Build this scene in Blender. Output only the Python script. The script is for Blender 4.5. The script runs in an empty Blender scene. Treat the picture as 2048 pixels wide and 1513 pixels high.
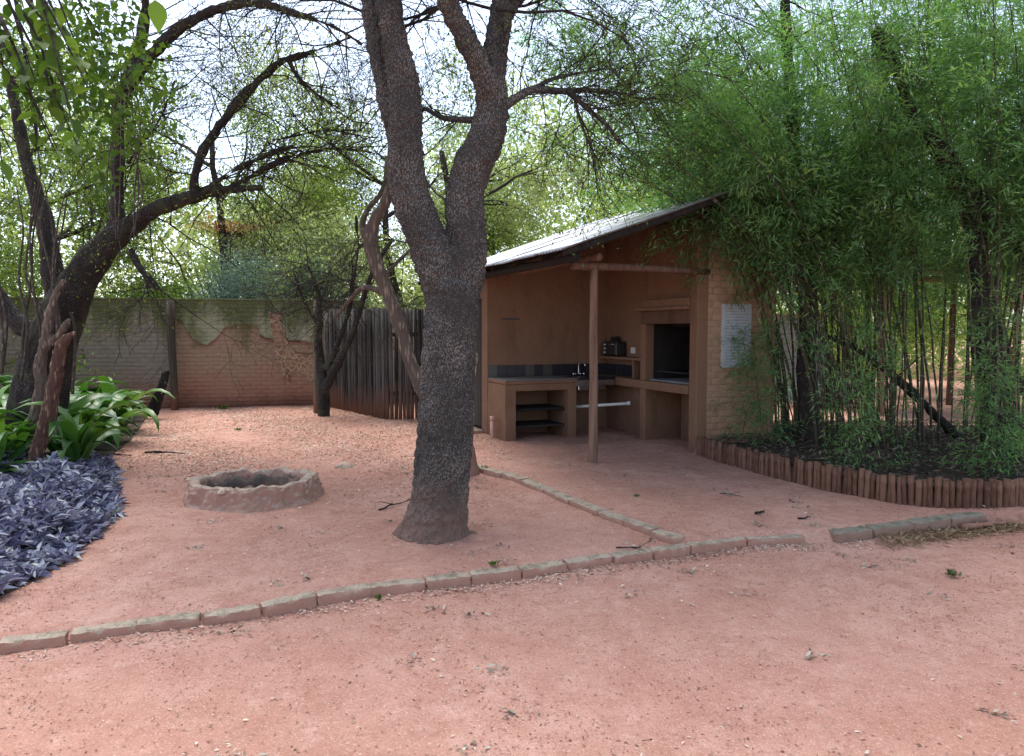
import bpy, bmesh, math, random
import numpy as np
from mathutils import Vector, Matrix, noise
R = math.radians
random.seed(7)
rng = np.random.default_rng(7)

# ------------------------------------------------------------------ scene, camera, sky, sun
S = bpy.context.scene
C = bpy.data.collections.new('place'); S.collection.children.link(C)
FPX, HOR, CAMZ = 1490.0, 660.0, 1.68
PITCH = math.atan((756.5 - HOR) / FPX)
cam = bpy.data.cameras.new('camera'); cam.sensor_width = 36; cam.lens = 36 * FPX / 2048
cam.clip_end = 600; cam.clip_start = 0.05
camo = bpy.data.objects.new('camera', cam); C.objects.link(camo)
camo.location = (0, 0, CAMZ); camo.rotation_euler = (R(90) - PITCH, 0, 0)
S.camera = camo
SUN_EL, SUN_AZ = R(68), R(-40)          # azimuth measured from +y towards +x
W = bpy.data.worlds.new('World'); S.world = W; W.use_nodes = True
nt = W.node_tree; bg = nt.nodes['Background']
sky = nt.nodes.new('ShaderNodeTexSky'); sky.sky_type = 'NISHITA'; sky.sun_disc = False
sky.sun_elevation = SUN_EL; sky.sun_rotation = SUN_AZ
sky.air_density = 1.0; sky.dust_density = 4.0; sky.ozone_density = 1.0; sky.altitude = 1200
hs = nt.nodes.new('ShaderNodeHueSaturation'); hs.inputs['Saturation'].default_value = 0.72
nt.links.new(sky.outputs[0], hs.inputs['Color'])
nt.links.new(hs.outputs[0], bg.inputs[0]); bg.inputs[1].default_value = 0.135
sl = bpy.data.lights.new('sun', 'SUN'); sl.energy = 2.0; sl.angle = R(40); sl.color = (1, .96, .9)
so = bpy.data.objects.new('sun', sl); C.objects.link(so)
sd = Vector((math.sin(SUN_AZ) * math.cos(SUN_EL), math.cos(SUN_AZ) * math.cos(SUN_EL), math.sin(SUN_EL)))
so.rotation_euler = sd.to_track_quat('Z', 'Y').to_euler()
S.view_settings.view_transform = 'Standard'; S.view_settings.look = 'None'
S.view_settings.gamma = 1; S.view_settings.use_curve_mapping = False
S.view_settings.exposure = 1.72
S.cycles.max_bounces = 8; S.cycles.diffuse_bounces = 4; S.cycles.transparent_max_bounces = 8
S.cycles.transmission_bounces = 4

# ------------------------------------------------------------------ photograph measurements -> metres
_cp, _sp = math.cos(PITCH), math.sin(PITCH)
def ray(u, v):
    X = (u - 1024) / FPX; Y = -(v - 756.5) / FPX
    return Vector((X, _cp + Y * _sp, -_sp + Y * _cp))
def G(u, v, z=0.05):
    d = ray(u, v); k = (z - CAMZ) / d.z
    return Vector((0, 0, CAMZ)) + d * k
def Q(u, v, y):
    d = ray(u, v); return Vector((0, 0, CAMZ)) + d * (y / d.y)

# ------------------------------------------------------------------ helpers
def tag(o, label=None, cat=None, group=None, kind=None):
    if label: o['label'] = label
    if cat: o['category'] = cat
    if group: o['group'] = group
    if kind: o['kind'] = kind
    return o
def thing(name, label, cat, loc=(0, 0, 0), rz=0, group=None):
    o = bpy.data.objects.new(name, None); C.objects.link(o); o.empty_display_size = .2
    o.location = loc; o.rotation_euler = (0, 0, rz)
    return tag(o, label, cat, group)
def wm(o):
    m = Matrix.Translation(o.location) @ o.rotation_euler.to_matrix().to_4x4()
    return (wm(o.parent) @ m) if o.parent else m
def link(name, me, mat=None, parent=None, world=False, smooth=False):
    o = bpy.data.objects.new(name, me); C.objects.link(o)
    if mat: me.materials.clear(); me.materials.append(mat)
    if parent:
        o.parent = parent
        if world: o.matrix_parent_inverse = wm(parent).inverted()
    if smooth: me.shade_smooth()
    return o
def arrmesh(name, v, f, rnd=None):
    """v Nx3, f MxK"""
    v = np.ascontiguousarray(v, np.float32).reshape(-1, 3); f = np.asarray(f, np.int32)
    me = bpy.data.meshes.new(name)
    m, k = f.shape
    me.vertices.add(len(v)); me.vertices.foreach_set('co', v.ravel())
    me.loops.add(m * k); me.loops.foreach_set('vertex_index', f.ravel())
    me.polygons.add(m); me.polygons.foreach_set('loop_start', np.arange(0, m * k, k, dtype=np.int32))
    me.polygons.foreach_set('loop_total', np.full(m, k, np.int32))
    me.update(calc_edges=True)
    if rnd is not None:
        a = me.attributes.new('rnd', 'FLOAT', 'POINT'); a.data.foreach_set('value', np.asarray(rnd, np.float32))
    return me
def bmm(name, bm):
    me = bpy.data.meshes.new(name); bmesh.ops.recalc_face_normals(bm, faces=bm.faces); bm.to_mesh(me); bm.free(); return me
def box(bm, x0, x1, y0, y1, z0, z1, bev=0.0):
    r = bmesh.ops.create_cube(bm, size=1)
    vs = r['verts']
    for v in vs:
        v.co = Vector((x0 + (v.co.x + .5) * (x1 - x0), y0 + (v.co.y + .5) * (y1 - y0), z0 + (v.co.z + .5) * (z1 - z0)))
    if bev:
        es = list({e for v in vs for e in v.link_edges})
        bmesh.ops.bevel(bm, geom=es, offset=bev, segments=2, affect='EDGES', profile=.5)
def boxobj(name, x0, x1, y0, y1, z0, z1, mat, parent=None, bev=0.004):
    bm = bmesh.new(); box(bm, x0, x1, y0, y1, z0, z1, bev); return link(name, bmm(name, bm), mat, parent)
def rough_box(name, x0, x1, y0, y1, z0, z1, cell, amp, seed, mat, parent=None, taper=None):
    """box cut to a grid with a hand-made uneven surface"""
    bm = bmesh.new()
    def axis(a, b): return np.linspace(a, b, max(2, int(round((b - a) / cell)) + 1))
    X, Y, Z = axis(x0, x1), axis(y0, y1), axis(z0, z1)
    vd = {}
    def V(i, j, k):
        key = (i, j, k)
        if key not in vd: vd[key] = bm.verts.new((X[i], Y[j], Z[k]))
        return vd[key]
    nx, ny, nz = len(X) - 1, len(Y) - 1, len(Z) - 1
    for i in range(nx):
        for j in range(ny):
            for k in (0, nz): bm.faces.new((V(i, j, k), V(i + 1, j, k), V(i + 1, j + 1, k), V(i, j + 1, k)))
    for i in range(nx):
        for k in range(nz):
            for j in (0, ny): bm.faces.new((V(i, j, k), V(i + 1, j, k), V(i + 1, j, k + 1), V(i, j, k + 1)))
    for j in range(ny):
        for k in range(nz):
            for i in (0, nx): bm.faces.new((V(i, j, k), V(i, j + 1, k), V(i, j + 1, k + 1), V(i, j, k + 1)))
    cx, cy, cz = (x0 + x1) / 2, (y0 + y1) / 2, (z0 + z1) / 2
    hx, hy, hz = (x1 - x0) / 2, (y1 - y0) / 2, (z1 - z0) / 2
    for v in bm.verts:
        p = v.co * (1 / (cell * 2.2)) + Vector((seed * 3.1, 0, seed))
        n = noise.noise_vector(p) * amp + noise.noise_vector(p * 3) * amp * .35
        ex = sum((abs(v.co.x - cx) > hx - 1e-4, abs(v.co.y - cy) > hy - 1e-4, abs(v.co.z - cz) > hz - 1e-4))
        v.co += n
        if ex > 1:
            v.co -= Vector(((v.co.x - cx) / hx, (v.co.y - cy) / hy, (v.co.z - cz) / hz)) * amp * (.5 + .9 * max(0, noise.noise(p * 2 + Vector((9, 0, 0)))))
    me = bmm(name, bm); me.shade_smooth(); me.set_sharp_from_angle(angle=R(42)); return link(name, me, mat, parent)

class Tubes:
    def __init__(s): s.v = []; s.f = []; s.r = []; s.n = 0
    def add(s, pts, rad, sides=6, cap=True, wob=0):
        pts = np.asarray([tuple(p) for p in pts], float); m = len(pts)
        if m < 2: return
        rad = np.broadcast_to(np.asarray(rad, float), (m,))
        t = np.gradient(pts, axis=0); t /= np.linalg.norm(t, axis=1)[:, None] + 1e-9
        up = np.array((0.13, .21, 1.0)) if abs(t[:, 2]).mean() < .8 else np.array((1.0, .17, .05))
        a = np.cross(t, up); a /= np.linalg.norm(a, axis=1)[:, None] + 1e-9
        b = np.cross(t, a)
        th = np.arange(sides) * 2 * math.pi / sides
        rr = rad[:, None, None]
        if wob: rr = rr * (1 + wob * rng.standard_normal((m, sides, 1)))
        ring = pts[:, None, :] + rr * (np.cos(th)[None, :, None] * a[:, None, :] + np.sin(th)[None, :, None] * b[:, None, :])
        base = s.n
        s.v.append(ring.reshape(-1, 3)); s.n += m * sides
        i = np.arange(m - 1)[:, None] * sides; j = np.arange(sides)[None, :]; j2 = (j + 1) % sides
        s.f.append(np.stack([base + i + j, base + i + j2, base + i + sides + j2, base + i + sides + j], -1).reshape(-1, 4))
        s.r.append(np.full(m * sides, random.random()))
        if cap and sides >= 4:
            for e, k in ((0, 1), (m - 1, -1)):
                s.v.append(pts[e][None]); c = s.n; s.n += 1; s.r.append([random.random()])
                o = base + e * sides
                s.f.append(np.array([[o + q, c, c, o + (q + 1) % sides][::k] for q in range(sides)]))
    def mesh(s, name):
        v = np.concatenate(s.v); f = np.concatenate(s.f)
        bad = f[:, 1] == f[:, 2]
        if bad.any():
            bm_me = arrmesh(name, v, f[~bad], np.concatenate(s.r))
            # caps as triangles
            me = bpy.data.meshes.new(name)
            q = f[~bad]; t = f[bad][:, [0, 1, 3]]
            loops = np.concatenate([q.ravel(), t.ravel()]).astype(np.int32)
            me.vertices.add(len(v)); me.vertices.foreach_set('co', v.astype(np.float32).ravel())
            me.loops.add(len(loops)); me.loops.foreach_set('vertex_index', loops)
            me.polygons.add(len(q) + len(t))
            me.polygons.foreach_set('loop_start', np.concatenate([np.arange(len(q)) * 4, len(q) * 4 + np.arange(len(t)) * 3]).astype(np.int32))
            me.polygons.foreach_set('loop_total', np.concatenate([np.full(len(q), 4), np.full(len(t), 3)]).astype(np.int32))
            me.update(calc_edges=True)
            a = me.attributes.new('rnd', 'FLOAT', 'POINT'); a.data.foreach_set('value', np.concatenate(s.r).astype(np.float32))
            bpy.data.meshes.remove(bm_me)
            me.validate()
            return me
        return arrmesh(name, v, f, np.concatenate(s.r))

def smooth_path(pts, rad, n=6):
    """Catmull-Rom through control points (world) with radii"""
    P = [Vector(p) for p in pts]; out = []; ro = []
    P = [P[0] * 2 - P[1]] + P + [P[-1] * 2 - P[-2]]
    rr = [rad[0]] + list(rad) + [rad[-1]]
    for i in range(1, len(P) - 2):
        for k in range(n):
            t = k / n
            a, b, c, d = P[i - 1], P[i], P[i + 1], P[i + 2]
            out.append(.5 * ((2 * b) + (c - a) * t + (2 * a - 5 * b + 4 * c - d) * t * t + (3 * b - a - 3 * c + d) * t ** 3))
            ro.append(rr[i] * (1 - t) + rr[i + 1] * t)
    out.append(P[-2]); ro.append(rr[-2])
    return out, ro
def pxpath(rows, y0, y1=None, n=6):
    """rows of (u, v, width in photo pixels[, depth offset]) at depth y0 -> y1"""
    m = len(rows); pts = []; rad = []
    for i, r in enumerate(rows):
        y = y0 + ((y1 - y0) * i / (m - 1) if y1 is not None else 0) + (r[3] if len(r) > 3 else 0)
        pts.append(Q(r[0], r[1], y)); rad.append(r[2] / 2 / FPX * y)
    return smooth_path(pts, rad, n)

def organic(name, paths, voxel, disp, dscale, mat, parent=None, fine=None):
    """limbs fused into one skin: tubes -> voxel remesh -> smooth -> uneven bark relief"""
    T = Tubes()
    for pts, rad in paths: T.add(pts, rad, 14, True)
    me = T.mesh(name + '_src'); o = bpy.data.objects.new(name, me); C.objects.link(o)
    m = o.modifiers.new('r', 'REMESH'); m.mode = 'VOXEL'; m.voxel_size = voxel
    m = o.modifiers.new('s', 'SMOOTH'); m.factor = .5; m.iterations = 4
    dg = bpy.context.evaluated_depsgraph_get(); ev = o.evaluated_get(dg)
    nm = bpy.data.meshes.new_from_object(ev); bpy.data.objects.remove(o)
    n = len(nm.vertices); co = np.empty(n * 3, np.float32); nm.vertices.foreach_get('co', co); co = co.reshape(-1, 3)
    no = np.empty(n * 3, np.float32); nm.vertices.foreach_get('normal', no); no = no.reshape(-1, 3)
    dv = np.empty(n)
    for i in range(n):
        p = Vector(co[i])
        q = Vector((p.x * dscale, p.y * dscale, p.z * dscale * .35))
        dv[i] = noise.noise(q) * .6 + noise.noise(q * 3.3) * .4
    co += no * (dv * disp)[:, None]
    if fine:
        fv = np.empty(n)
        for i in range(n):
            p = Vector(co[i]); fv[i] = noise.noise(Vector((p.x * fine, p.y * fine, p.z * fine * .55)))
        co += no * (np.clip(fv, -.35, .45) * disp * .95)[:, None]
    nm.vertices.foreach_set('co', co.ravel()); nm.update()
    a = nm.attributes.new('rnd', 'FLOAT', 'POINT'); a.data.foreach_set('value', dv.astype(np.float32) + .5)
    return link(name, nm, mat, parent, world=True, smooth=True)

def unit(a): return a / (np.linalg.norm(a, axis=-1, keepdims=True) + 1e-9)
def leaves(name, p, d, L, Wd, mat, parent=None, up=None, fold=.25, kind='stuff', rv=None, world=True, droop=0.0):
    """N folded diamond leaves: p base points, d directions"""
    p = np.asarray(p, float); n = len(p); d = unit(np.asarray(d, float))
    L = np.broadcast_to(L, (n,))[:, None]; Wd = np.broadcast_to(Wd, (n,))[:, None]
    if up is None: up = rng.standard_normal((n, 3)) * .6 + (0, 0, 1)
    s = unit(np.cross(d, up)); u = unit(np.cross(s, d))
    mid = p + d * L * .42
    tip = p + d * L - np.array((0, 0, 1.0)) * L * droop
    v = np.stack([p, mid + s * Wd * .5 + u * Wd * fold, tip, mid - s * Wd * .5 + u * Wd * fold], 1)
    b = np.arange(n)[:, None] * 4
    f = np.concatenate([b + [0, 1, 2], b + [0, 2, 3]], 0)
    r = rng.random(n) if rv is None else rv
    me = arrmesh(name, v.reshape(-1, 3), f, np.repeat(r, 4))
    o = link(name, me, mat, parent, world=world)
    if kind: o['kind'] = kind
    return o

# ------------------------------------------------------------------ materials
def mat(name):
    m = bpy.data.materials.new(name); m.use_nodes = True
    n = m.node_tree; return m, n, n.nodes['Principled BSDF']
def N(n, t, **k):
    x = n.nodes.new('ShaderNode' + t)
    for a, b in k.items():
        if a in ('operation', 'blend_type', 'data_type', 'feature', 'interpolation', 'noise_dimensions', 'voronoi_dimensions', 'attribute_name', 'clamp', 'distance'): setattr(x, a, b)
        else: x.inputs[a.replace('_', ' ')].default_value = b
    return x
def ramp(n, src, stops, interp='LINEAR'):
    r = n.nodes.new('ShaderNodeValToRGB'); e = r.color_ramp; e.interpolation = interp
    while len(e.elements) > 1: e.elements.remove(e.elements[-1])
    for i, (p, c) in enumerate(stops):
        if not isinstance(c, (tuple, list)): c = (c, c, c)
        x = e.elements[0] if i == 0 else e.elements.new(p)
        x.position = p; x.color = (*c, 1)
    n.links.new(src, r.inputs[0]); return r.outputs[0]
def mix(n, f, a, b, bt='MIX'):
    x = n.nodes.new('ShaderNodeMix'); x.data_type = 'RGBA'; x.blend_type = bt
    for i, s in ((0, f), (6, a), (7, b)):
        if hasattr(s, 'links'): n.links.new(s, x.inputs[i])
        else: x.inputs[i].default_value = s if i == 0 else (*s, 1)
    return x.outputs[2]
def math_(n, op, a, b=None, c=None):
    x = n.nodes.new('ShaderNodeMath'); x.operation = op
    for i, s in enumerate((a, b, c)):
        if s is None: continue
        if hasattr(s, 'links'): n.links.new(s, x.inputs[i])
        else: x.inputs[i].default_value = s
    return x.outputs[0]
def pos(n, scale=(1, 1, 1)):
    g = n.nodes.new('ShaderNodeNewGeometry'); m = n.nodes.new('ShaderNodeMapping'); m.inputs['Scale'].default_value = scale
    n.links.new(g.outputs['Position'], m.inputs['Vector']); return m.outputs[0]
def objco(n, scale=(1, 1, 1)):
    g = n.nodes.new('ShaderNodeTexCoord'); m = n.nodes.new('ShaderNodeMapping'); m.inputs['Scale'].default_value = scale
    n.links.new(g.outputs['Object'], m.inputs['Vector']); return m.outputs[0]
def nz(n, vec, scale, detail=4, rough=.55, dist=0):
    x = N(n, 'TexNoise', Scale=scale, Detail=detail, Roughness=rough, Distortion=dist); n.links.new(vec, x.inputs['Vector']); return x.outputs['Fac']
def vor(n, vec, scale, feature='F1', out='Distance', rand=1):
    x = n.nodes.new('ShaderNodeTexVoronoi'); x.feature = feature; x.inputs['Scale'].default_value = scale; x.inputs['Randomness'].default_value = rand
    n.links.new(vec, x.inputs['Vector']); return x.outputs[out]
def bump(n, b, h, dist, strength=1.0):
    x = n.nodes.new('ShaderNodeBump'); x.inputs['Distance'].default_value = dist; x.inputs['Strength'].default_value = strength
    n.links.new(h, x.inputs['Height'])
    pv = b.inputs['Normal'].links
    if pv: n.links.new(pv[0].from_socket, x.inputs['Normal'])
    n.links.new(x.outputs[0], b.inputs['Normal'])
def zpos(n):
    g = n.nodes.new('ShaderNodeNewGeometry'); s = n.nodes.new('ShaderNodeSeparateXYZ'); n.links.new(g.outputs['Position'], s.inputs[0]); return s.outputs
def setc(n, b, c, rough=.9, spec=.2):
    if hasattr(c, 'links'): n.links.new(c, b.inputs['Base Color'])
    else: b.inputs['Base Color'].default_value = (*c, 1)
    b.inputs['Roughness'].default_value = rough; b.inputs['Specular IOR Level'].default_value = spec

def m_leaf(name, stops, trans=.4, rough=.5, spec=.35, tmul=(1.25, 1.35, .5)):
    m, n, b = mat(name)
    a = N(n, 'Attribute'); a.attribute_name = 'rnd'
    big = nz(n, pos(n), 1.3, 2)
    f = math_(n, 'ADD', math_(n, 'MULTIPLY', a.outputs['Fac'], .75), math_(n, 'MULTIPLY', math_(n, 'SUBTRACT', big, .38), 1.0))
    c = ramp(n, f, stops)
    setc(n, b, c, rough, spec)
    t = N(n, 'BsdfTranslucent'); tc = mix(n, 1.0, c, tmul, 'MULTIPLY'); n.links.new(tc, t.inputs[0])
    x = N(n, 'MixShader'); x.inputs[0].default_value = trans
    n.links.new(b.outputs[0], x.inputs[1]); n.links.new(t.outputs[0], x.inputs[2])
    n.links.new(x.outputs[0], n.nodes['Material Output'].inputs[0]); return m
def m_bark(name, dark, light, scale=60, zs=.45, red=None, bumpd=.012, moss=None, lo=.3, hi=.62):
    m, n, b = mat(name)
    pv = pos(n, (1, 1, zs))
    warp = nz(n, pos(n), 9, 3)
    v1 = vor(n, pv, scale); v2 = nz(n, pv, scale * 1.7, 5, .7); big = nz(n, pos(n), 3, 3)
    h = math_(n, 'ADD', math_(n, 'MULTIPLY', math_(n, 'SUBTRACT', 1.0, v1), .6), math_(n, 'MULTIPLY', v2, .5))
    f = math_(n, 'ADD', h, math_(n, 'MULTIPLY', math_(n, 'SUBTRACT', big, .5), .5))
    f = math_(n, 'SUBTRACT', f, .28)
    c = ramp(n, f, [(lo, dark), ((lo + hi) / 2, tuple((a + b_) / 2.2 for a, b_ in zip(dark, light))), (hi, light)])
    if moss: c = mix(n, ramp(n, nz(n, pos(n), 4, 4), [(.52, 0), (.66, .6)]), c, moss)
    if red:
        z = zpos(n)[2]
        g = math_(n, 'ADD', z, math_(n, 'MULTIPLY', math_(n, 'SUBTRACT', nz(n, pos(n), 5, 4), .5), .5))
        c = mix(n, ramp(n, g, [(.1, .8), (.55, 0)]), c, red)
    setc(n, b, c, .92, .15)
    bump(n, b, h, bumpd, 1.0); return m
def m_plaster(name, base, var, stain, dirt=(.30, .13, .08), red_h=.45, courses=False, streak=.5):
    m, n, b = mat(name); pv = pos(n)
    c = mix(n, nz(n, pv, 2.2, 5, .6), base, var)
    c = mix(n, ramp(n, nz(n, pos(n, (1, 1, .3)), 3.1, 5, .65), [(.5, 0), (.72, streak)]), c, stain)
    fine = nz(n, pv, 60, 4, .7)
    c = mix(n, ramp(n, fine, [(.3, .25), (.6, 0)]), c, tuple(x * .6 for x in base))
    z = zpos(n)[2]
    g = math_(n, 'ADD', z, math_(n, 'MULTIPLY', math_(n, 'SUBTRACT', nz(n, pv, 3, 4), .5), .5))
    c = mix(n, ramp(n, g, [(.1, .85), (.1 + red_h, 0)]), c, dirt)
    setc(n, b, c, .92, .12)
    bump(n, b, nz(n, pv, 4.5, 3, .5), .04, .7); bump(n, b, nz(n, pv, 16, 6, .65), .016, .9); bump(n, b, fine, .004, .8); return m

# soil
def m_soil():
    m, n, b = mat('red_soil'); pv = pos(n)
    c = mix(n, ramp(n, nz(n, pv, .55, 6, .6), [(.35, 0), (.65, 1)]), (.395, .205, .152), (.50, .295, .235))
    c = mix(n, ramp(n, nz(n, pv, 4, 6, .7), [(.42, 0), (.62, .75)]), c, (.36, .178, .132))
    c = mix(n, ramp(n, nz(n, pv, 9, 5, .6), [(.55, 0), (.72, .45)]), c, (.55, .37, .30))
    sp = vor(n, pos(n, (1, 1.6, 1)), 48)
    msk = math_(n, 'MULTIPLY', ramp(n, sp, [(.12, .75), (.24, 0)]), ramp(n, nz(n, pv, 3.0, 4, .6), [(.42, 0), (.6, 1)]))
    c = mix(n, msk, c, (.17, .09, .065))
    sp2 = vor(n, pv, 31)
    c = mix(n, ramp(n, sp2, [(.07, .7), (.13, 0)]), c, (.62, .47, .38))
    c = mix(n, ramp(n, nz(n, pv, 170, 3, .8), [(.36, .5), (.5, 0)]), c, (.22, .11, .075))
    c = mix(n, ramp(n, nz(n, pos(n, (1, 2.2, 1)), 36, 5, .75), [(.34, .6), (.47, 0)]), c, (.27, .135, .095))
    c = mix(n, ramp(n, nz(n, pos(n, (1.4, 1, 1)), 75, 4, .75), [(.56, 0), (.68, .6)]), c, (.70, .50, .40))
    setc(n, b, c, .95, .1)
    bump(n, b, nz(n, pv, 3.2, 4, .6), .07, .6); bump(n, b, nz(n, pv, 12, 6, .6), .025, .7); bump(n, b, nz(n, pv, 110, 4, .75), .006, .8)
    return m
M = {}
M['soil'] = m_soil()
def m_kerb(name, top, var, moss, side):
    m, n, b = mat(name); pv = pos(n)
    c = mix(n, nz(n, pv, 7, 6, .7), top, var)
    c = mix(n, ramp(n, nz(n, pv, 9, 6, .75), [(.47, 0), (.62, .8)]), c, moss)
    c = mix(n, ramp(n, nz(n, pv, 70, 4, .8), [(.38, .55), (.52, 0)]), c, tuple(x * .4 for x in top))
    g = n.nodes.new('ShaderNodeNewGeometry'); sx = n.nodes.new('ShaderNodeSeparateXYZ'); n.links.new(g.outputs['True Normal'], sx.inputs[0])
    f = math_(n, 'ADD', sx.outputs[2], math_(n, 'MULTIPLY', math_(n, 'SUBTRACT', nz(n, pv, 11, 5, .7), .5), .9))
    c = mix(n, ramp(n, f, [(.25, .88), (.75, .0)]), c, side)
    setc(n, b, c, .93, .1); bump(n, b, nz(n, pv, 45, 6, .75), .008, .9); return m
M['kerb'] = m_kerb('old_concrete', (.46, .375, .29), (.31, .255, .19), (.15, .135, .09), (.38, .20, .145))
M['pit'] = m_kerb('fire_pit_plaster', (.50, .40, .32), (.40, .28, .21), (.20, .16, .12), (.36, .195, .145))
M['kerb_mossy'] = m_kerb('mossy_concrete', (.27, .245, .20), (.19, .175, .135), (.11, .11, .075), (.27, .165, .12))
M['pit_old'] = m_plaster('fire_pit_plaster', (.47, .30, .22), (.40, .22, .16), (.27, .2, .14), (.40, .19, .13), .1, streak=.6)
M['pit_in'] = m_plaster('sooty_stone', (.09, .07, .06), (.19, .145, .12), (.05, .05, .045), (.2, .13, .1), .1)
M['palestone'] = m_plaster('pale_stone', (.60, .50, .38), (.5, .4, .3), (.4, .3, .22), (.5, .3, .2), .05)
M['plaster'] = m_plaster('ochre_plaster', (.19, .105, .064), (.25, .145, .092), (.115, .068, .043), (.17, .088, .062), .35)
M['brickp'] = m_plaster('ochre_brick', (.45, .285, .19), (.37, .235, .15), (.24, .195, .11), (.36, .17, .11), .5, streak=.7)
M['mortar'] = m_plaster('ochre_mortar', (.42, .265, .175), (.34, .215, .135), (.2, .12, .07), (.28, .13, .08), .5)
M['bark'] = m_bark('dark_bark', (.048, .044, .040), (.34, .31, .27), 100, .5, red=(.20, .125, .095), bumpd=.009, lo=.26, hi=.68)
M['barklight'] = m_bark('grey_bark', (.07, .06, .05), (.26, .22, .18), 45, .3, bumpd=.008)
M['barkleft'] = m_bark('brown_bark', (.028, .024, .022), (.135, .118, .105), 62, .6, bumpd=.012, moss=(.07, .075, .04))
M['barkbg'] = m_bark('dull_bark', (.04, .033, .028), (.13, .11, .09), 30, .3, bumpd=.01)
M['deadwood'] = m_bark('peeling_deadwood', (.09, .05, .038), (.45, .30, .20), 34, .10, bumpd=.02)
M['palewood'] = m_bark('pale_branch_bark', (.10, .075, .06), (.38, .29, .22), 30, .15, red=(.28, .14, .1), bumpd=.01)
M['twig'] = m_bark('twig_bark', (.03, .024, .022), (.09, .075, .065), 40, .3, bumpd=.004)
def m_wood(name, dark, light, zs=.06, scale=30, red=None, redh=.5, rough=.85):
    m, n, b = mat(name); pv = objco(n, (1, 1, zs)); oi = N(n, 'ObjectInfo')
    w = nz(n, pv, scale, 6, .65)
    f = math_(n, 'ADD', w, math_(n, 'MULTIPLY', math_(n, 'SUBTRACT', oi.outputs['Random'], .5), .35))
    c = ramp(n, f, [(.3, dark), (.7, light)])
    if red:
        z = zpos(n)[2]; g = math_(n, 'ADD', z, math_(n, 'MULTIPLY', math_(n, 'SUBTRACT', nz(n, pos(n), 2, 3), .5), .8))
        c = mix(n, ramp(n, g, [(.15, .9), (.15 + redh, 0)]), c, red)
    setc(n, b, c, rough, .2); bump(n, b, w, .006, .8); return m
M['pole'] = m_wood('weathered_pole', (.016, .015, .0145), (.12, .11, .10), red=(.17, .085, .055), redh=.5)
M['log'] = m_wood('edging_log', (.085, .04, .026), (.20, .105, .07), .15, 26)
M['post'] = m_wood('pale_gum_pole', (.11, .062, .042), (.27, .165, .115), .06, 30)
M['rafter'] = m_wood('dark_rafter', (.012, .011, .010), (.036, .031, .027))
M['wallpost'] = m_wood('old_post', (.05, .04, .03), (.15, .12, .09), red=(.25, .11, .07), redh=.4)
M['door'] = m_wood('dark_door', (.03, .027, .024), (.07, .06, .05))
def m_simple(name, c, rough=.5, metal=0, spec=.5, var=.25, sc=8, bd=.002):
    m, n, b = mat(name); f = nz(n, pos(n), sc, 5, .65)
    cc = mix(n, f, tuple(x * (1 - var) for x in c), tuple(min(1, x * (1 + var)) for x in c))
    setc(n, b, cc, rough, spec); b.inputs['Metallic'].default_value = metal
    bump(n, b, f, bd, .6); return m
def m_roof():
    m, n, b = mat('galvanised_sheet'); pv = pos(n)
    c = mix(n, ramp(n, nz(n, pv, 1.5, 5, .6), [(.35, 0), (.7, 1)]), (.30, .31, .34), (.46, .48, .51))
    c = mix(n, ramp(n, nz(n, pos(n, (1, 1, 1)), 6, 6, .7), [(.54, 0), (.66, .75)]), c, (.20, .17, .14))
    c = mix(n, ramp(n, nz(n, pv, 2.0, 5, .7), [(.6, 0), (.72, .6)]), c, (.26, .15, .10))
    setc(n, b, c, .38, .5); b.inputs['Metallic'].default_value = .55
    bump(n, b, nz(n, pv, 30, 3), .002, .5); return m
M['roof'] = m_roof()
M['tile'] = m_simple('slate_tile', (.016, .015, .022), .3, 0, .4, .5, 20)
M['tile2'] = m_simple('olive_tile', (.05, .048, .038), .3, 0, .5, .4, 20)
M['counter'] = m_simple('grey_countertop', (.20, .18, .17), .45, 0, .4, .3, 12)
M['steel'] = m_simple('steel', (.55, .56, .58), .25, 1, .5, .1)
M['black'] = m_simple('black_enamel', (.015, .015, .016), .35, 0, .5, .3)
M['glassd'] = m_simple('oven_glass', (.02, .02, .022), .08, 0, .6, .1)
M['white'] = m_simple('white_plastic', (.62, .62, .60), .4, 0, .4, .08)
M['pinkpipe'] = m_simple('pink_pipe', (.55, .32, .25), .6, 0, .3, .15)
M['plaster_soot'] = m_plaster('sooted_plaster', (.10, .06, .04), (.17, .095, .06), (.03, .025, .022), (.18, .088, .06), .1, streak=.9)
M['soot'] = m_plaster('soot_black', (.018, .016, .015), (.035, .03, .028), (.05, .05, .05), (.03, .026, .024), .1)
M['ash'] = m_simple('grey_ash', (.22, .21, .22), .95, 0, .1, .4, 14, .01)
M['brass'] = m_simple('dull_red_board', (.12, .09, .07), .8)
M['greywall'] = m_plaster('grey_render', (.40, .38, .38), (.32, .31, .31), (.25, .25, .23), (.4, .25, .18), .3)
M['paleblock'] = m_plaster('pale_block', (.46, .42, .37), (.38, .34, .29), (.25, .25, .18), (.4, .25, .18), .1)
M['mulch'] = m_simple('dark_mulch', (.055, .042, .033), .95, 0, .1, .5, 20, .03)

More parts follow.
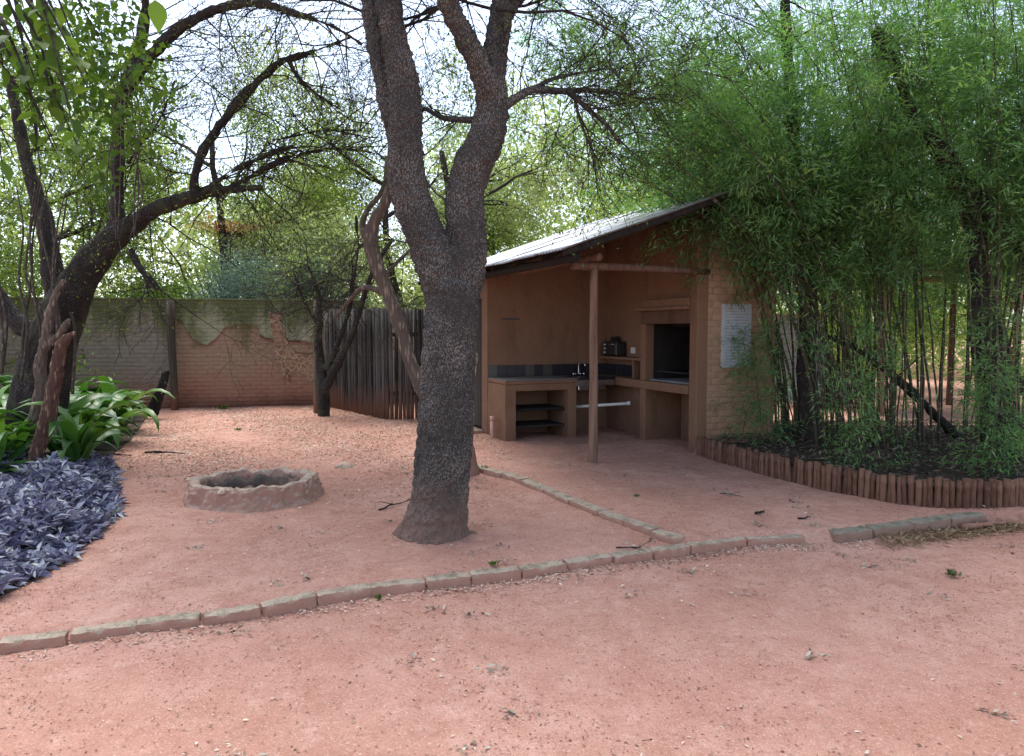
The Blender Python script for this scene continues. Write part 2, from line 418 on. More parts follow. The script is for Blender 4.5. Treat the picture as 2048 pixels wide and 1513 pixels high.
GREEN_BG = [(.05, (.05, .09, .018)), (.4, (.10, .17, .025)), (.75, (.18, .26, .04)), (1, (.27, .33, .07))]
M['leaf_bright'] = m_leaf('bright_leaf', [(.05, (.11, .17, .03)), (.45, (.20, .30, .045)), (1, (.34, .42, .13))], .5, tmul=(1.15, 1.25, .75))
M['leaf_mid'] = m_leaf('mid_leaf', GREEN_BG, .42, tmul=(1.1, 1.25, .7))
M['leaf_grey'] = m_leaf('grey_green_leaf', [(.05, (.05, .07, .03)), (.5, (.12, .145, .07)), (1, (.22, .23, .13))], .4, tmul=(1.1, 1.2, .7))
M['leaf_pale'] = m_leaf('pale_leaf', [(.05, (.16, .21, .08)), (.5, (.32, .38, .18)), (1, (.48, .52, .30))], .55, tmul=(1.1, 1.2, .7))  # distance haze mixed into the leaf colour, lighter and greyer
M['leaf_blue'] = m_leaf('blue_green_leaf', [(.05, (.05, .10, .08)), (.5, (.13, .20, .17)), (1, (.27, .35, .32))], .35, tmul=(1, 1.2, .9))
M['leaf_orange'] = m_leaf('orange_blossom', [(.05, (.42, .16, .08)), (1, (.7, .36, .2))], .3, tmul=(1.2, 1, .6))
M['leaf_near'] = m_leaf('glossy_oval_leaf', [(.05, (.035, .075, .014)), (.6, (.07, .14, .027)), (1, (.13, .20, .04))], .45, .5, .25)
M['bamboo_leaf'] = m_leaf('bamboo_leaf', [(.03, (.045, .11, .045)), (.35, (.11, .23, .09)), (.7, (.18, .33, .12)), (1, (.34, .45, .16))], .52, .45, .4, (1.15, 1.3, .6))
M['bamboo_dry'] = m_leaf('dry_bamboo_leaf', [(.05, (.18, .12, .07)), (1, (.34, .25, .15))], .25, .6, .2, (1, 1, .8))
M['strap'] = m_leaf('strap_leaf', [(.0, (.035, .095, .022)), (.5, (.06, .15, .03)), (1, (.14, .24, .045))], .28, .36, .38)
M['purple'] = m_leaf('purple_leaf', [(.0, (.045, .045, .085)), (.35, (.12, .12, .20)), (.6, (.27, .28, .35)), (.85, (.46, .48, .52)), (1, (.20, .26, .14))], .12, .45, .35, (.9, .8, 1.1))
M['litter'] = m_leaf('dry_litter_leaf', [(.05, (.14, .075, .05)), (.35, (.33, .21, .15)), (.7, (.52, .40, .32)), (1, (.66, .57, .48))], .1, .8, .15, (1, 1, 1))
M['crumb'] = m_leaf('soil_crumb', [(.05, (.09, .05, .035)), (.5, (.20, .10, .07)), (1, (.42, .25, .18))], .02, .9, .1, (1, 1, 1))

def m_culm(name, a, b_):
    m, n, b = mat(name); oi = N(n, 'ObjectInfo')
    z = zpos(n)[2]; g = math_(n, 'FRACT', math_(n, 'ADD', math_(n, 'MULTIPLY', z, 3.6), math_(n, 'MULTIPLY', oi.outputs['Random'], 7)))
    c = mix(n, oi.outputs['Random'], a, b_)
    c = mix(n, nz(n, pos(n, (1, 1, .2)), 18, 3), c, tuple(x * .5 for x in a))
    c = mix(n, ramp(n, g, [(.0, .8), (.05, .8), (.08, 0)]), c, (.28, .25, .18))
    setc(n, b, c, .5, .35); return m
M['culm'] = m_culm('bamboo_culm', (.04, .05, .022), (.12, .09, .05))

def m_gardenwall():
    """soft old brick: grey-tan, moss streaks from the top, soil splash at the base, painted mountain skyline"""
    m, n, b = mat('garden_wall_brick'); pv = pos(n)
    X, Y, Z = zpos(n)
    c = mix(n, nz(n, pv, 1.6, 5, .6), (.26, .215, .17), (.17, .14, .105))
    # painted mountain: height of the skyline along x
    fc = n.nodes.new('ShaderNodeFloatCurve'); cv = fc.mapping.curves[0]
    fc.mapping.use_clip = False
    pts = MOUNTAIN
    xs = [p[0] for p in pts]; lo, hi = xs[0], xs[-1]
    while len(cv.points) > 2: cv.points.remove(cv.points[1])
    cv.points[0].location = (0, pts[0][1] / 3); cv.points[-1].location = (1, pts[-1][1] / 3)
    for p in pts[1:-1]: cv.points.new((p[0] - lo) / (hi - lo), p[1] / 3)
    for p in cv.points: p.handle_type = 'VECTOR'
    fc.mapping.update()
    n.links.new(math_(n, 'DIVIDE', math_(n, 'SUBTRACT', X, lo), hi - lo), fc.inputs['Value'])
    zn = math_(n, 'ADD', Z, math_(n, 'MULTIPLY', math_(n, 'SUBTRACT', nz(n, pv, 7, 4), .5), .12))
    dz = math_(n, 'SUBTRACT', math_(n, 'MULTIPLY', fc.outputs[0], 3.0), zn)     # >0 below the skyline
    inx = math_(n, 'MULTIPLY', math_(n, 'GREATER_THAN', X, lo), math_(n, 'LESS_THAN', X, hi))
    paint = mix(n, nz(n, pv, 3, 5, .7), (.34, .185, .125), (.29, .225, .15))
    below = math_(n, 'MULTIPLY', ramp(n, dz, [(.0, 0), (.03, .85)]), inx)
    above = math_(n, 'MULTIPLY', ramp(n, dz, [(.0, .78), (.01, 0)]), inx)
    c = mix(n, above, c, mix(n, nz(n, pos(n, (1, 1, .5)), 5, 4, .7), (.18, .22, .09), (.43, .41, .31)))
    c = mix(n, below, c, paint)
    line = math_(n, 'MULTIPLY', ramp(n, dz, [(-.0, 0), (.006, .85), (.05, .6), (.11, 0)]), inx)
    c = mix(n, line, c, (.17, .075, .05))
    # moss and damp streaks
    top = ramp(n, math_(n, 'ADD', Z, math_(n, 'MULTIPLY', nz(n, pos(n, (1, 1, .15)), 2.2, 4, .7), 1.6)), [(2.45, 0), (3.1, .9)])
    top = math_(n, 'MULTIPLY', math_(n, 'MAXIMUM', math_(n, 'MULTIPLY', math_(n, 'SUBTRACT', math_(n, 'ADD', Z, math_(n, 'MULTIPLY', nz(n, pos(n, (1, 1, .12)), 1.9, 4, .7), 2.4)), 2.75), 1.6), 0), 1)
    top = math_(n, 'MINIMUM', top, .85)
    c = mix(n, top, c, mix(n, nz(n, pv, 9, 4), (.045, .055, .02), (.11, .12, .045)))
    c = mix(n, ramp(n, nz(n, pv, 1.7, 4, .6), [(.56, 0), (.68, .6)]), c, (.10, .105, .045))
    g = math_(n, 'ADD', Z, math_(n, 'MULTIPLY', math_(n, 'SUBTRACT', nz(n, pv, 1.5, 4), .5), .7))
    c = mix(n, ramp(n, g, [(.15, .95), (.95, 0)]), c, (.30, .13, .085))
    c = mix(n, ramp(n, g, [(.12, .8), (.42, 0)]), c, (.12, .055, .038))
    setc(n, b, c, .93, .1)
    bump(n, b, nz(n, pv, 22, 6, .7), .012, .9); return m

# ------------------------------------------------------------------ ground
KM = [G(u, v, .06) for u, v in [(-300, 1321), (-140, 1302), (0, 1284), (140, 1266), (275, 1247), (405, 1232), (520, 1213), (630, 1190), (740, 1173), (850, 1162), (940, 1150), (1040, 1139), (1130, 1126), (1220, 1113), (1300, 1102), (1375, 1090), (1490, 1078), (1605, 1071)]]
KR = [G(u, v, .08) for u, v in [(1662, 1065), (1735, 1058), (1815, 1047), (1890, 1036), (1962, 1028)]]
K2 = [G(u, v, .09) for u, v in [(1362, 1080), (1310, 1064), (1258, 1046), (1205, 1026), (1150, 1004), (1098, 982), (1050, 962), (1010, 950), (965, 938), (930, 925)]]
mx = np.array([-40] + [p.x for p in KM] + [p.x for p in KR] + [8, 40]); my = np.array([KM[0].y - 2] + [p.y for p in KM] + [p.y for p in KR] + [KR[-1].y + .3, KR[-1].y + .5])
k2x = np.array([-30, -6] + [p.x for p in reversed(K2)] + [60]); k2y = np.array([30, 14] + [p.y for p in reversed(K2)] + [0])
def sstep(a, b, x): t = np.clip((x - a) / (b - a), 0, 1); return t * t * (3 - 2 * t)
LOGPX = [(1393, 912), (1480, 937), (1577, 963), (1680, 985), (1780, 1003), (1864, 1014), (1930, 1018), (1990, 1018), (2060, 1014), (2180, 1003), (2330, 990)]
LOGS = [G(u, v, .09) for u, v in LOGPX]
lgx = np.array([p.x for p in LOGS]); lgy = np.array([p.y for p in LOGS])
KX, KY, ANG = 1.34, 11.89, R(22.5)
def gz(x, y, nse=True):
    x = np.asarray(x, float); y = np.asarray(y, float)
    ins = sstep(-.05, .05, y - np.interp(x, mx, my))
    kk = np.interp(x, k2x, k2y)
    pav = sstep(-.04, .05, (y - kk) * .55) * ins
    z = .064 * ins + .035 * pav
    kq = y - np.interp(x, mx, my); z = z + .022 * np.exp(-((kq + .10) / .07) ** 2) * (kq < 0) * (.5 + .5 * np.sin(x * 2.3 + 1))
    z = z + .012 * np.sin(x * 1.3 + .4) * np.cos(y * .9) + .006 * np.sin(x * 4.1 + y * 2.3) + .004 * np.sin(y * 7.3 - x * 3.7)
    bed = sstep(.0, .12, y - .06 - np.interp(x, lgx, lgy)) * (x > lgx[0] - .02) * (1 - sstep(11, 12.5, y))
    ls = (x - KX) * math.cos(ANG) + (y - KY) * math.sin(ANG); lt = (x - KX) * math.sin(ANG) - (y - KY) * math.cos(ANG)
    bed = bed * (1 - (ls < 1.35) * (lt < 2.66) * 1.0)
    z = z + bed * .16
    return z
def gzv(x, y): return float(gz(x, y))
def axis(lo, hi, step, far, g=1.25):
    a = list(np.arange(lo, hi + 1e-6, step)); s = step
    while a[-1] < far[1]: s *= g; a.append(a[-1] + s)
    s = step
    while a[0] > far[0]: s *= g; a.insert(0, a[0] - s)
    return np.array(a)
gx = axis(-6.5, 6, .055, (-300, 300)); gy = axis(1.6, 12, .055, (-60, 400))
XX, YY = np.meshgrid(gx, gy)
ZZ = gz(XX, YY)
jit = np.random.default_rng(3).standard_normal(ZZ.shape) * .0022
ZZ = ZZ + jit
nx_, ny_ = len(gx), len(gy)
ii = (np.arange(ny_ - 1)[:, None] * nx_ + np.arange(nx_ - 1)[None, :]).ravel()
gme = arrmesh('ground', np.stack([XX, YY, ZZ], -1).reshape(-1, 3), np.stack([ii, ii + 1, ii + nx_ + 1, ii + nx_], 1))
tag(link('ground', gme, M['soil'], smooth=True), kind='structure')

# kerbs
def kerb(path, label, wid, top, below, matr, seed, hgt=None):
    p0 = path[len(path) // 2]
    t = thing('concrete_kerb', label, 'kerb', (p0.x, p0.y, 0))
    for i in range(len(path) - 1):
        a, b = path[i], path[i + 1]; d = (b - a); d.z = 0; L = d.length; ang = math.atan2(d.y, d.x)
        tz = top + random.uniform(-.004, .004)
        o = rough_box('kerb_stone', -L / 2 + .003, L / 2 - .003, -wid / 2, wid / 2, -below, 0, .021, .0085, seed + i, matr, t)
        mid = (a + b) / 2
        nrm = random.uniform(-.006, .006)
        o.location = (mid.x - p0.x + nrm, mid.y - p0.y + nrm, tz); o.rotation_euler = (random.uniform(-.02, .02), random.uniform(-.012, .012), ang + random.uniform(-.012, .012))
    return t
kerb(KM, 'long pale concrete kerb curving across the red soil in front of the tree', .105, .073, .11, M['kerb'], 1)
kerb(KR, 'short mossy concrete kerb right of the gap near the log edging', .14, .095, .12, M['kerb_mossy'], 30)
kerb(K2, 'diagonal concrete kerb running from behind the big trunk to the front kerb', .125, .115, .13, M['kerb'], 50)

# ------------------------------------------------------------------ log edging of the bamboo bed
t = thing('log_edging', 'low row of upright brown logs edging the bamboo bed', 'edging', (LOGS[0].x, LOGS[0].y, 0))
def pole_mesh(r, h, sides=8, wob=.06):
    T = Tubes(); m = 5
    T.add([(random.uniform(-1, 1) * r * .08, random.uniform(-1, 1) * r * .08, h * k / (m - 1)) for k in range(m)], [r * (1 + random.uniform(-.06, .06)) for _ in range(m)], sides, True, wob)
    return T.mesh('log')
logm = [pole_mesh(.036, 1.0) for _ in range(6)]
for m_ in logm: m_.materials.append(M['log']); m_.shade_smooth()
seg = [0]
for a, b in zip(LOGS[:-1], LOGS[1:]): seg.append(seg[-1] + (b - a).length)
q = 0; i = 0
while q < seg[-1]:
    w = random.uniform(.044, .066); q += w / 2
    x = np.interp(q, seg, lgx); y = np.interp(q, seg, lgy); q += w / 2
    o = bpy.data.objects.new('log', logm[i % 6]); C.objects.link(o); o.parent = t; i += 1
    hh = .225 + .03 * min(1, q / 1.5) + random.uniform(-.018, .018)
    o.location = (x - LOGS[0].x, y - LOGS[0].y, -.08 + gzv(x, y - .1)); o.scale = (w / .072, w / .072, hh + .08)
    o.rotation_euler = (random.uniform(-.05, .05), random.uniform(-.05, .05) + (.07 if 30 < i < 34 else 0), random.uniform(0, 6))

# ------------------------------------------------------------------ the shelter (local x along the back wall to the right, local -y towards the camera)
FZ = .10
sh = thing('cooking_shelter', 'open ochre plastered cooking shelter with tin roof and built-in fireplace', 'shelter', (KX, KY, FZ), ANG)
def LW(s, t, z=0):   # local (s, t towards camera, z above floor) -> world
    return Vector((KX + s * math.cos(ANG) + t * math.sin(ANG), KY + s * math.sin(ANG) - t * math.cos(ANG), FZ + z))
def sb(name, s0, s1, t0, t1, z0, z1, m, bev=.006, parent=sh):
    return boxobj(name, s0, s1, -t1, -t0, z0, z1, m, parent, bev)
PL = M['plaster']
def roofz(s): return 2.47 + .35 * (s + 2.1)          # local z of the underside of the sheets
def wall_prism(name, pts, y0, y1, m):               # pts (s,z) outline extruded in t
    bm = bmesh.new()
    a = [bm.verts.new((s, -y0, z)) for s, z in pts]; b = [bm.verts.new((s, -y1, z)) for s, z in pts]
    bm.faces.new(a); bm.faces.new(b[::-1]); k = len(pts)
    for i in range(k): bm.faces.new((a[i], a[(i + 1) % k], b[(i + 1) % k], b[i]))
    return link(name, bmm(name, bm), m, sh)
S0, TE = -1.85, 2.59
# back wall and storeroom behind it
wall_prism('back_wall', [(S0, -.2), (.42, -.2), (.42, roofz(.42) - .13), (S0, roofz(S0) - .13)], -.2, 0, PL)
wall_prism('rear_wall', [(S0, -.2), (1.25, -.2), (1.25, 3.2), (1.0, 3.4), (S0, roofz(S0) - .13)], -2.5, -2.32, PL)
ztop = roofz(S0) - .13
sb('side_wall', S0, S0 + .16, -.25, -.2, -.2, ztop, PL)
sb('side_wall', S0, S0 + .16, -2.32, -1.12, -.2, ztop, PL)
sb('lintel', S0, S0 + .16, -1.12, -.25, 2.05, ztop, PL)
d = sb('door', S0 + .05, S0 + .09, -1.10, -.27, .06, 2.04, M['door'])
for k in range(6): sb('door_board', S0 + .035, S0 + .05, -1.10 + k * .139, -1.10 + k * .139 + .133, .07, 2.03, M['door'], .003)
sb('door_step', S0 - .22, S0, -1.2, -.15, -.15, .05, M['kerb'], .015)
# right hand wall
sb('inner_wall', .20, .42, 0, 1.30, -.2, roofz(.2) - .1, PL)
# fireplace block, s = 0 plane facing the room
sb('pier', 0, .42, 1.30, 1.43, .86, 1.66, PL, .012)
sb('pier', 0, 1.0, 2.47, TE, -.2, 3.1, PL, .012)
sb('hearth_slab', -.02, .9, 1.30, 2.47, .74, .86, PL, .012)
sb('hearth_leg', .0, .62, 1.30, 1.44, -.2, .74, PL, .015)
sb('breast', 0, .42, 1.30, 2.47, 1.66, 1.84, M['plaster_soot'], .01)
sb('mantel', -.06, .42, 1.22, 2.47, 1.84, 1.89, PL, .012)
sb('mantel', -.02, .42, 1.36, 2.47, 1.89, 2.0, PL, .012)
sb('chimney_breast', .12, .9, 1.302, 2.47, 2.0, 3.15, PL, .01)
sb('firebox_back', .78, .9, 1.43, 2.47, .86, 1.66, M['soot'], .002)
sb('firebox_side', .14, .78, 1.431, 1.445, .862, 1.655, M['soot'], .002)
sb('firebox_roof', .425, .778, 1.446, 2.454, 1.62, 1.70, M['soot'], .002)
sb('soot_lining', .12, .78, 2.455, 2.468, .864, 1.65, M['soot'], .001)
sb('ash_bed', .06, .76, 1.46, 2.44, .862, .885, M['ash'], .008)
sb('underhearth_back', .62, .9, 1.30, 2.47, -.2, .74, PL, .002)
for k in range(9): # grill bars lying in the firebox
    T = Tubes(); T.add([(.14, -1.5 - k * .1, .99), (.74, -1.5 - k * .1, .99)], .006, 5); link('grill_bar', T.mesh('grill_bar'), M['black'], sh)
# wing counter
sb('wing_counter', 0, .2, 0, 1.30, .74, .86, PL, .012)
sb('wing_shelf', .02, .20, .05, 1.28, 1.13, 1.17, PL, .008)
sb('shelf_bracket', .08, .2, .96, 1.0, .86, 1.13, PL, .004)
# end wall: rough painted brick facing the camera
END0, END1 = .0, 1.25
sb('mortar_wall', .10, END1 - .015, TE - .10, TE + .0465, -.2, 2.75, M['mortar'], .002)
wall_prism('mortar_wall', [(.1, 2.752), (END1 - .015, 2.752), (END1 - .015, roofz(1.0) - .18), (1.0, roofz(1.0) - .1), (.1, roofz(.1) - .1)], TE - .098, TE + .0455, M['mortar'])
brm = []
for k in range(5):
    bm = bmesh.new(); box(bm, 0, .224, -.05, 0, 0, .076, .006)
    for v in bm.verts:
        v.co += Vector(noise.noise_vector(v.co * 22 + Vector((k * 5, 0, 0)))) * .007
    me = bmm('brick', bm); me.materials.append(M['brickp']); me.shade_smooth(); brm.append(me)
row = 0; z = -.12
while z < 3.4:
    x = -.0 - (row % 2) * .115
    while x < END1 - .02:
        x0, x1 = max(x, .12), min(x + .222, END1)
        if x1 - x0 > .02 and z < roofz(min(1.0, x1)) - .2 :
            o = bpy.data.objects.new('brick', random.choice(brm)); C.objects.link(o); o.parent = sh
            o.location = (x0, -TE - random.uniform(.0, .005), z); o.scale = ((x1 - x0) / .222, 1, 1)
            o.rotation_euler = (0, random.uniform(-.006, .006), random.uniform(-.006, .006))
        x += .232
    z += .083; row += 1
# smooth corner strip
sb('corner_strip', -.012, .150, TE + .001, TE + .064, -.2, 2.9, PL, .012)
sb('outer_wall', END1 - .14, END1 - .02, -2.32, TE - .10, -.2, 3.1, M['plaster'], .004)
# counter under the back wall
sb('countertop', S0 - .0, -.70, 0, .72, .80, .85, PL, .015)
sb('countertop', S0 + .01, -.70, .02, .71, .851, .862, M['counter'], .004)
sb('counter_beam', S0 + .02, -.72, .60, .70, .70, .80, PL, .01)
rough_box('counter_leg', S0, S0 + .17, -.71, -.01, -.15, .80, .09, .006, 3, PL, sh)
rough_box('counter_leg', -.86, -.71, -.71, -.01, -.15, .80, .09, .006, 5, PL, sh)
sb('shelf', S0 + .17, -.86, .05, .62, .40, .44, M['rafter'], .004)
sb('shelf', S0 + .17, -.86, .05, .62, .16, .19, M['rafter'], .004)
# sink run
sb('sink_top', -.70, -.02, .02, .64, .83, .86, M['tile'], .004)
sb('sink_bowl', -.60, -.12, .10, .54, .66, .829, M['steel'], .02)
sb('sink_upstand', -.69, -.03, .62, .635, .74, .829, M['steel'], .003)
# tile bands
k = 0; x = S0 + .01
while x < .19:
    w = .149
    sb('tile', x, min(x + w, .195), .001, .013, .866, 1.045, M['tile2'] if k in (0, 4, 6) else M['tile'], .003); x += .152; k += 1
for k in range(8): sb('tile', .187, .199, .02 + k * .157, .02 + k * .157 + .153, .866, 1.045, M['tile'], .003)
sb('wall_slot', -1.62, -1.33, -.002, .006, 1.73, 1.755, M['black'], .001)
# post and beams
def pole(name, a, b, r, m, parent, r2=None, n=9, wob=.02, sides=12, bow=.01):
    a, b = Vector(a), Vector(b); T = Tubes(); pts = []; rd = []
    for k in range(n):
        f = k / (n - 1); p = a.lerp(b, f); p += Vector(noise.noise_vector(p * 1.7)) * bow; pts.append(p); rd.append((r * (1 - f) + (r2 or r) * f) * (1 + random.uniform(-.03, .03)))
    T.add(pts, rd, sides, True, wob); o = link(name, T.mesh(name), m, parent, smooth=True); return o
pole('post', (-1.49, -2.64, -.25), (-1.49, -2.64, 2.30), .058, M['post'], sh, .045, 14)
pole('beam', (-1.80, -2.64, 2.33), (.15, -2.64, 2.31), .048, M['post'], sh, .042)
pole('beam', (-1.50, -2.78, 2.43), (-1.50, .1, 2.43), .045, M['post'], sh)
pole('beam', (.0, -3.2, 3.05), (.0, 2.4, 3.05), .05, M['rafter'], sh)
pole('ridge_pole', (1.0, -3.2, roofz(1.0) - .06), (1.0, 2.5, roofz(1.0) - .06), .05, M['rafter'], sh)
for k in range(8):
    y = -3.18 + k * .80
    pole('rafter', (-2.08, y, roofz(-2.08) - .05), (1.0, y, roofz(1.0) - .05), .04, M['rafter'], sh)
for k in range(6):
    s_ = -2.0 + k * .58
    o = sb('batten', s_, s_ + .05, -2.5, 3.28, roofz(s_) - .045, roofz(s_) - .005, M['rafter'], .002)
# corrugated sheets
def sheet_mesh(width, length, waves, amp, seed):
    rr = random.Random(seed); nx2 = waves * 8; ny2 = 9
    v = []
    for j in range(ny2 + 1):
        for i in range(nx2 + 1):
            x = length * j / ny2; y = width * i / nx2
            zz = amp * math.cos(2 * math.pi * waves * i / nx2) + .008 * noise.noise(Vector((x * 1.1, y * 2, seed)))
            v.append((x, y, zz))
    f = []
    for j in range(ny2):
        for i in range(nx2):
            a = j * (nx2 + 1) + i; f.append((a, a + 1, a + nx2 + 2, a + nx2 + 1))
    me = arrmesh('roof_sheet', v, f); return me
SL = math.atan(.35)
nsh = 9; w = 5.95 / nsh
for k in range(nsh):
    me = sheet_mesh(w + .04, 3.32 / math.cos(SL) * 1.0, 9, .0095, k)
    o = link('roof_sheet', me, M['roof'], sh, smooth=True)
    m = o.modifiers.new('thick', 'SOLIDIFY'); m.thickness = .0015
    ds = random.uniform(-.02, .02)
    o.location = (-2.28 + ds, -3.35 + k * w, roofz(-2.28 + ds) + .014 + (k % 2) * .004); o.rotation_euler = (random.uniform(-.008, .008), -SL + random.uniform(-.004, .004), 0)
for k in range(nsh):
    me = sheet_mesh(w + .04, 1.1, 9, .0095, 20 + k)
    o = link('roof_sheet', me, M['roof'], sh, smooth=True)
    o.location = (1.01, -3.35 + k * w, roofz(1.0) + .016 + (k % 2) * .004); o.rotation_euler = (0, SL * .9, 0)
sb('ridge_board', .86, 1.16, 1.6, 3.30, roofz(1.0) + .035, roofz(1.0) + .075, M['brass'], .01)
for t_0, t_1 in ((3.22, 3.27), (-2.58, -2.53)):
    wall_prism('fascia', [(-2.2, roofz(-2.2) - .065), (1.0, roofz(1.0) - .065), (1.0, roofz(1.0) - .002), (-2.2, roofz(-2.2) - .002)], t_0, t_1, M['rafter'])
pole('eaves_pole', (-2.02, -3.2, roofz(-2.02) - .13), (-2.02, 2.5, roofz(-2.02) - .13), .05, M['rafter'], sh)
# pipe stub by the counter
P = LW(S0 - .1, .45)
T = Tubes(); T.add([(0, 0, -.05), (0, 0, .28)], .026, 14); T.add([(0, 0, .27), (0, 0, .33)], .033, 14)
o = link('drain_pipe', T.mesh('drain_pipe'), M['pinkpipe'], smooth=True); o.location = P
tag(o, 'short pink upright pipe stub beside the left counter leg', 'pipe')
a, b = LW(-.72, .52, .42), LW(-.02, 1.05, .50)
T = Tubes(); T.add([a, (a + b) / 2, b], .022, 12); T.add([b - (b - a) * .03, b + (b - a) * .02], .03, 12)
o = link('waste_pipe', T.mesh('waste_pipe'), M['white'], smooth=True); tag(o, 'white plastic waste pipe sloping under the sink behind the post', 'pipe')
# tap
P = LW(-.36, .10, .862)
tp = thing('tap', 'small chrome swan-neck tap standing on the sink in the shelter', 'tap', P, ANG)
T = Tubes(); pts, rd = smooth_path([(0, 0, 0), (0, 0, .16), (.02, -.03, .21), (.05, -.10, .19), (.055, -.11, .15)], [.011, .010, .009, .009, .009], 5); T.add(pts, rd, 10)
link('spout', T.mesh('spout'), M['steel'], tp, smooth=True)
for s_ in (-1, 1):
    T = Tubes(); T.add([(0, 0, .03), (s_ * .09, 0, .03)], .011, 8); T.add([(s_ * .09, 0, .0), (s_ * .09, 0, .055)], .02, 8)
    link('handle', T.mesh('handle'), M['steel'], tp, smooth=True)
# small oven on the wing shelf
P = LW(.11, .42, 1.17)
ov = thing('toaster_oven', 'small black toaster oven on the shelf in the shelter corner', 'oven', P, ANG)
boxobj('body', -.10, .08, -.19, .19, .01, .23, M['black'], ov, .012)
boxobj('oven_door', -.112, -.10, -.18, .08, .03, .19, M['glassd'], ov, .004)
T = Tubes(); T.add([(-.125, -.16, .19), (-.125, .06, .19)], .007, 8); link('handle', T.mesh('handle'), M['steel'], ov)
for k in range(3):
    T = Tubes(); T.add([(-.10, .14, .06 + k * .06), (-.12, .14, .06 + k * .06)], .014, 10); link('knob', T.mesh('knob'), M['white'], ov)
for sx in (-.08, .06):
    for sy in (-.17, .17): boxobj('foot', sx - .01, sx + .01, sy - .01, sy + .01, 0, .012, M['black'], ov, .002)
bm = bmesh.new(); bmesh.ops.create_cone(bm, cap_ends=True, segments=20, radius1=.09, radius2=.05, depth=.07)
o = link('cooking_pot', bmm('cooking_pot', bm), M['black'], smooth=False); o.location = LW(.11, .40, 1.17 + .235 + .035)
tag(o, 'black upturned pot lying on top of the small oven', 'pot')
P = LW(.195, .82, 1.27)
o = boxobj('wall_socket', -.012, 0, -.06, .06, -.045, .045, M['white'], sh, .004); o.location = (.198, -.80, 1.27)
link_ = boxobj('socket_switch', -.018, -.012, -.045, -.015, -.02, .02, M['white'], sh, .002); link_.location = (.198, -.80, 1.27)
# notice board
m_, n_, b_ = mat('printed_notice')
ov2 = objco(n_, (1, 1, 1)); sx = n_.nodes.new('ShaderNodeSeparateXYZ'); n_.links.new(ov2, sx.inputs[0])
rowv = math_(n_, 'FRACT', math_(n_, 'MULTIPLY', sx.outputs[2], 26.0))
band = math_(n_, 'MULTIPLY', math_(n_, 'LESS_THAN', rowv, .5), 1)
ms = objco(n_, (1, 1, .0)); rowid = math_(n_, 'FLOOR', math_(n_, 'MULTIPLY', sx.outputs[2], 26.0))
cmb = n_.nodes.new('ShaderNodeCombineXYZ'); n_.links.new(math_(n_, 'MULTIPLY', sx.outputs[0], 60), cmb.inputs[0]); n_.links.new(math_(n_, 'MULTIPLY', rowid, 5.3), cmb.inputs[1])
wd = nz(n_, cmb.outputs[0], 1.4, 1)
ink = math_(n_, 'MULTIPLY', band, math_(n_, 'GREATER_THAN', wd, .44))
ink = math_(n_, 'MULTIPLY', ink, math_(n_, 'LESS_THAN', math_(n_, 'ABSOLUTE', sx.outputs[0]), .19))
ink = math_(n_, 'MULTIPLY', ink, .38)
cc = mix(n_, ink, mix(n_, nz(n_, pos(n_), 7, 4), (.50, .53, .55), (.36, .40, .41)), (.12, .13, .15))
setc(n_, b_, cc, .6, .3); M['notice'] = m_
nb = thing('notice_board', 'pale faded notice board of faint text hung on the ochre brick end wall', 'notice board', LW(.60, TE + .035, 1.50), ANG)
boxobj('board', -.235, .235, -.03, -.012, -.41, .41, M['notice'], nb, .003)
boxobj('backing', -.24, .24, -.012, .01, -.415, .415, M['white'], nb, .002)

# ------------------------------------------------------------------ garden wall
WA, WB = Vector((-6.78, 15.0, 0)), Vector((-4.02, 15.6, 0)); wd_ = (WB - WA).normalized(); wang = math.atan2(wd_.y, wd_.x)
wn = Vector((wd_.y, -wd_.x, 0))
def on_wall(u, v):
    d = ray(u, v); o0 = Vector((0, 0, CAMZ)); k = (WA - o0).dot(wn) / d.dot(wn); return o0 + d * k
MOUNTAIN = [(p.x, p.z) for p in [on_wall(u, v) for u, v in [(352, 636), (366, 642), (374, 660), (386, 678), (402, 688), (414, 688), (430, 680), (442, 664), (455, 652), (470, 649), (500, 648), (512, 648), (519, 660), (520, 670), (533, 677), (560, 680), (640, 684)]]]
for i in range(1, len(MOUNTAIN)):
    if MOUNTAIN[i][0] <= MOUNTAIN[i - 1][0]: MOUNTAIN[i] = (MOUNTAIN[i - 1][0] + .01, MOUNTAIN[i][1])
M['gwall'] = m_gardenwall()
W0 = WA - wd_ * 6.0; wl = 9.75; WH = 2.27
gw = thing('garden_wall', 'old mossy brick garden wall with faded painted mountain and giraffe', 'wall', W0, wang)
boxobj('mortar_core', 0, wl, .0, .2, -.1, WH, M['gwall'], gw, .004)
boxobj('coping', -.02, wl + .02, -.022, .222, WH + .002, WH + .035, M['gwall'], gw, .008)
gb = []
for k in range(6):
    bm = bmesh.new(); box(bm, 0, .226, 0, .04, 0, .078, .008)
    for v in bm.verts: v.co += Vector(noise.noise_vector(v.co * 20 + Vector((k * 7, 3, 0)))) * .007
    me = bmm('brick', bm); me.materials.append(M['gwall']); me.shade_smooth(); gb.append(me)
spots = []; row = 0; z = 0.03
while z < WH - .06:
    x = -(row % 2) * .115
    while x < wl - .02:
        x0, x1 = max(0, x), min(wl, x + .222)
        if x1 - x0 > .05: spots.append((x0, x1, z))
        x += .232
    z += .0835; row += 1
def bscore(s):
    p = W0 + wd_ * s[0]; u = 1024 + FPX * p.x / p.y
    vis = 0 if 352 < u < 630 else (1 if 140 < u <= 352 else 2)
    return (vis, p.y) if vis else (0, -abs(s[2] - 1.2) * -1)
spots.sort(key=bscore)
rest = bmesh.new()
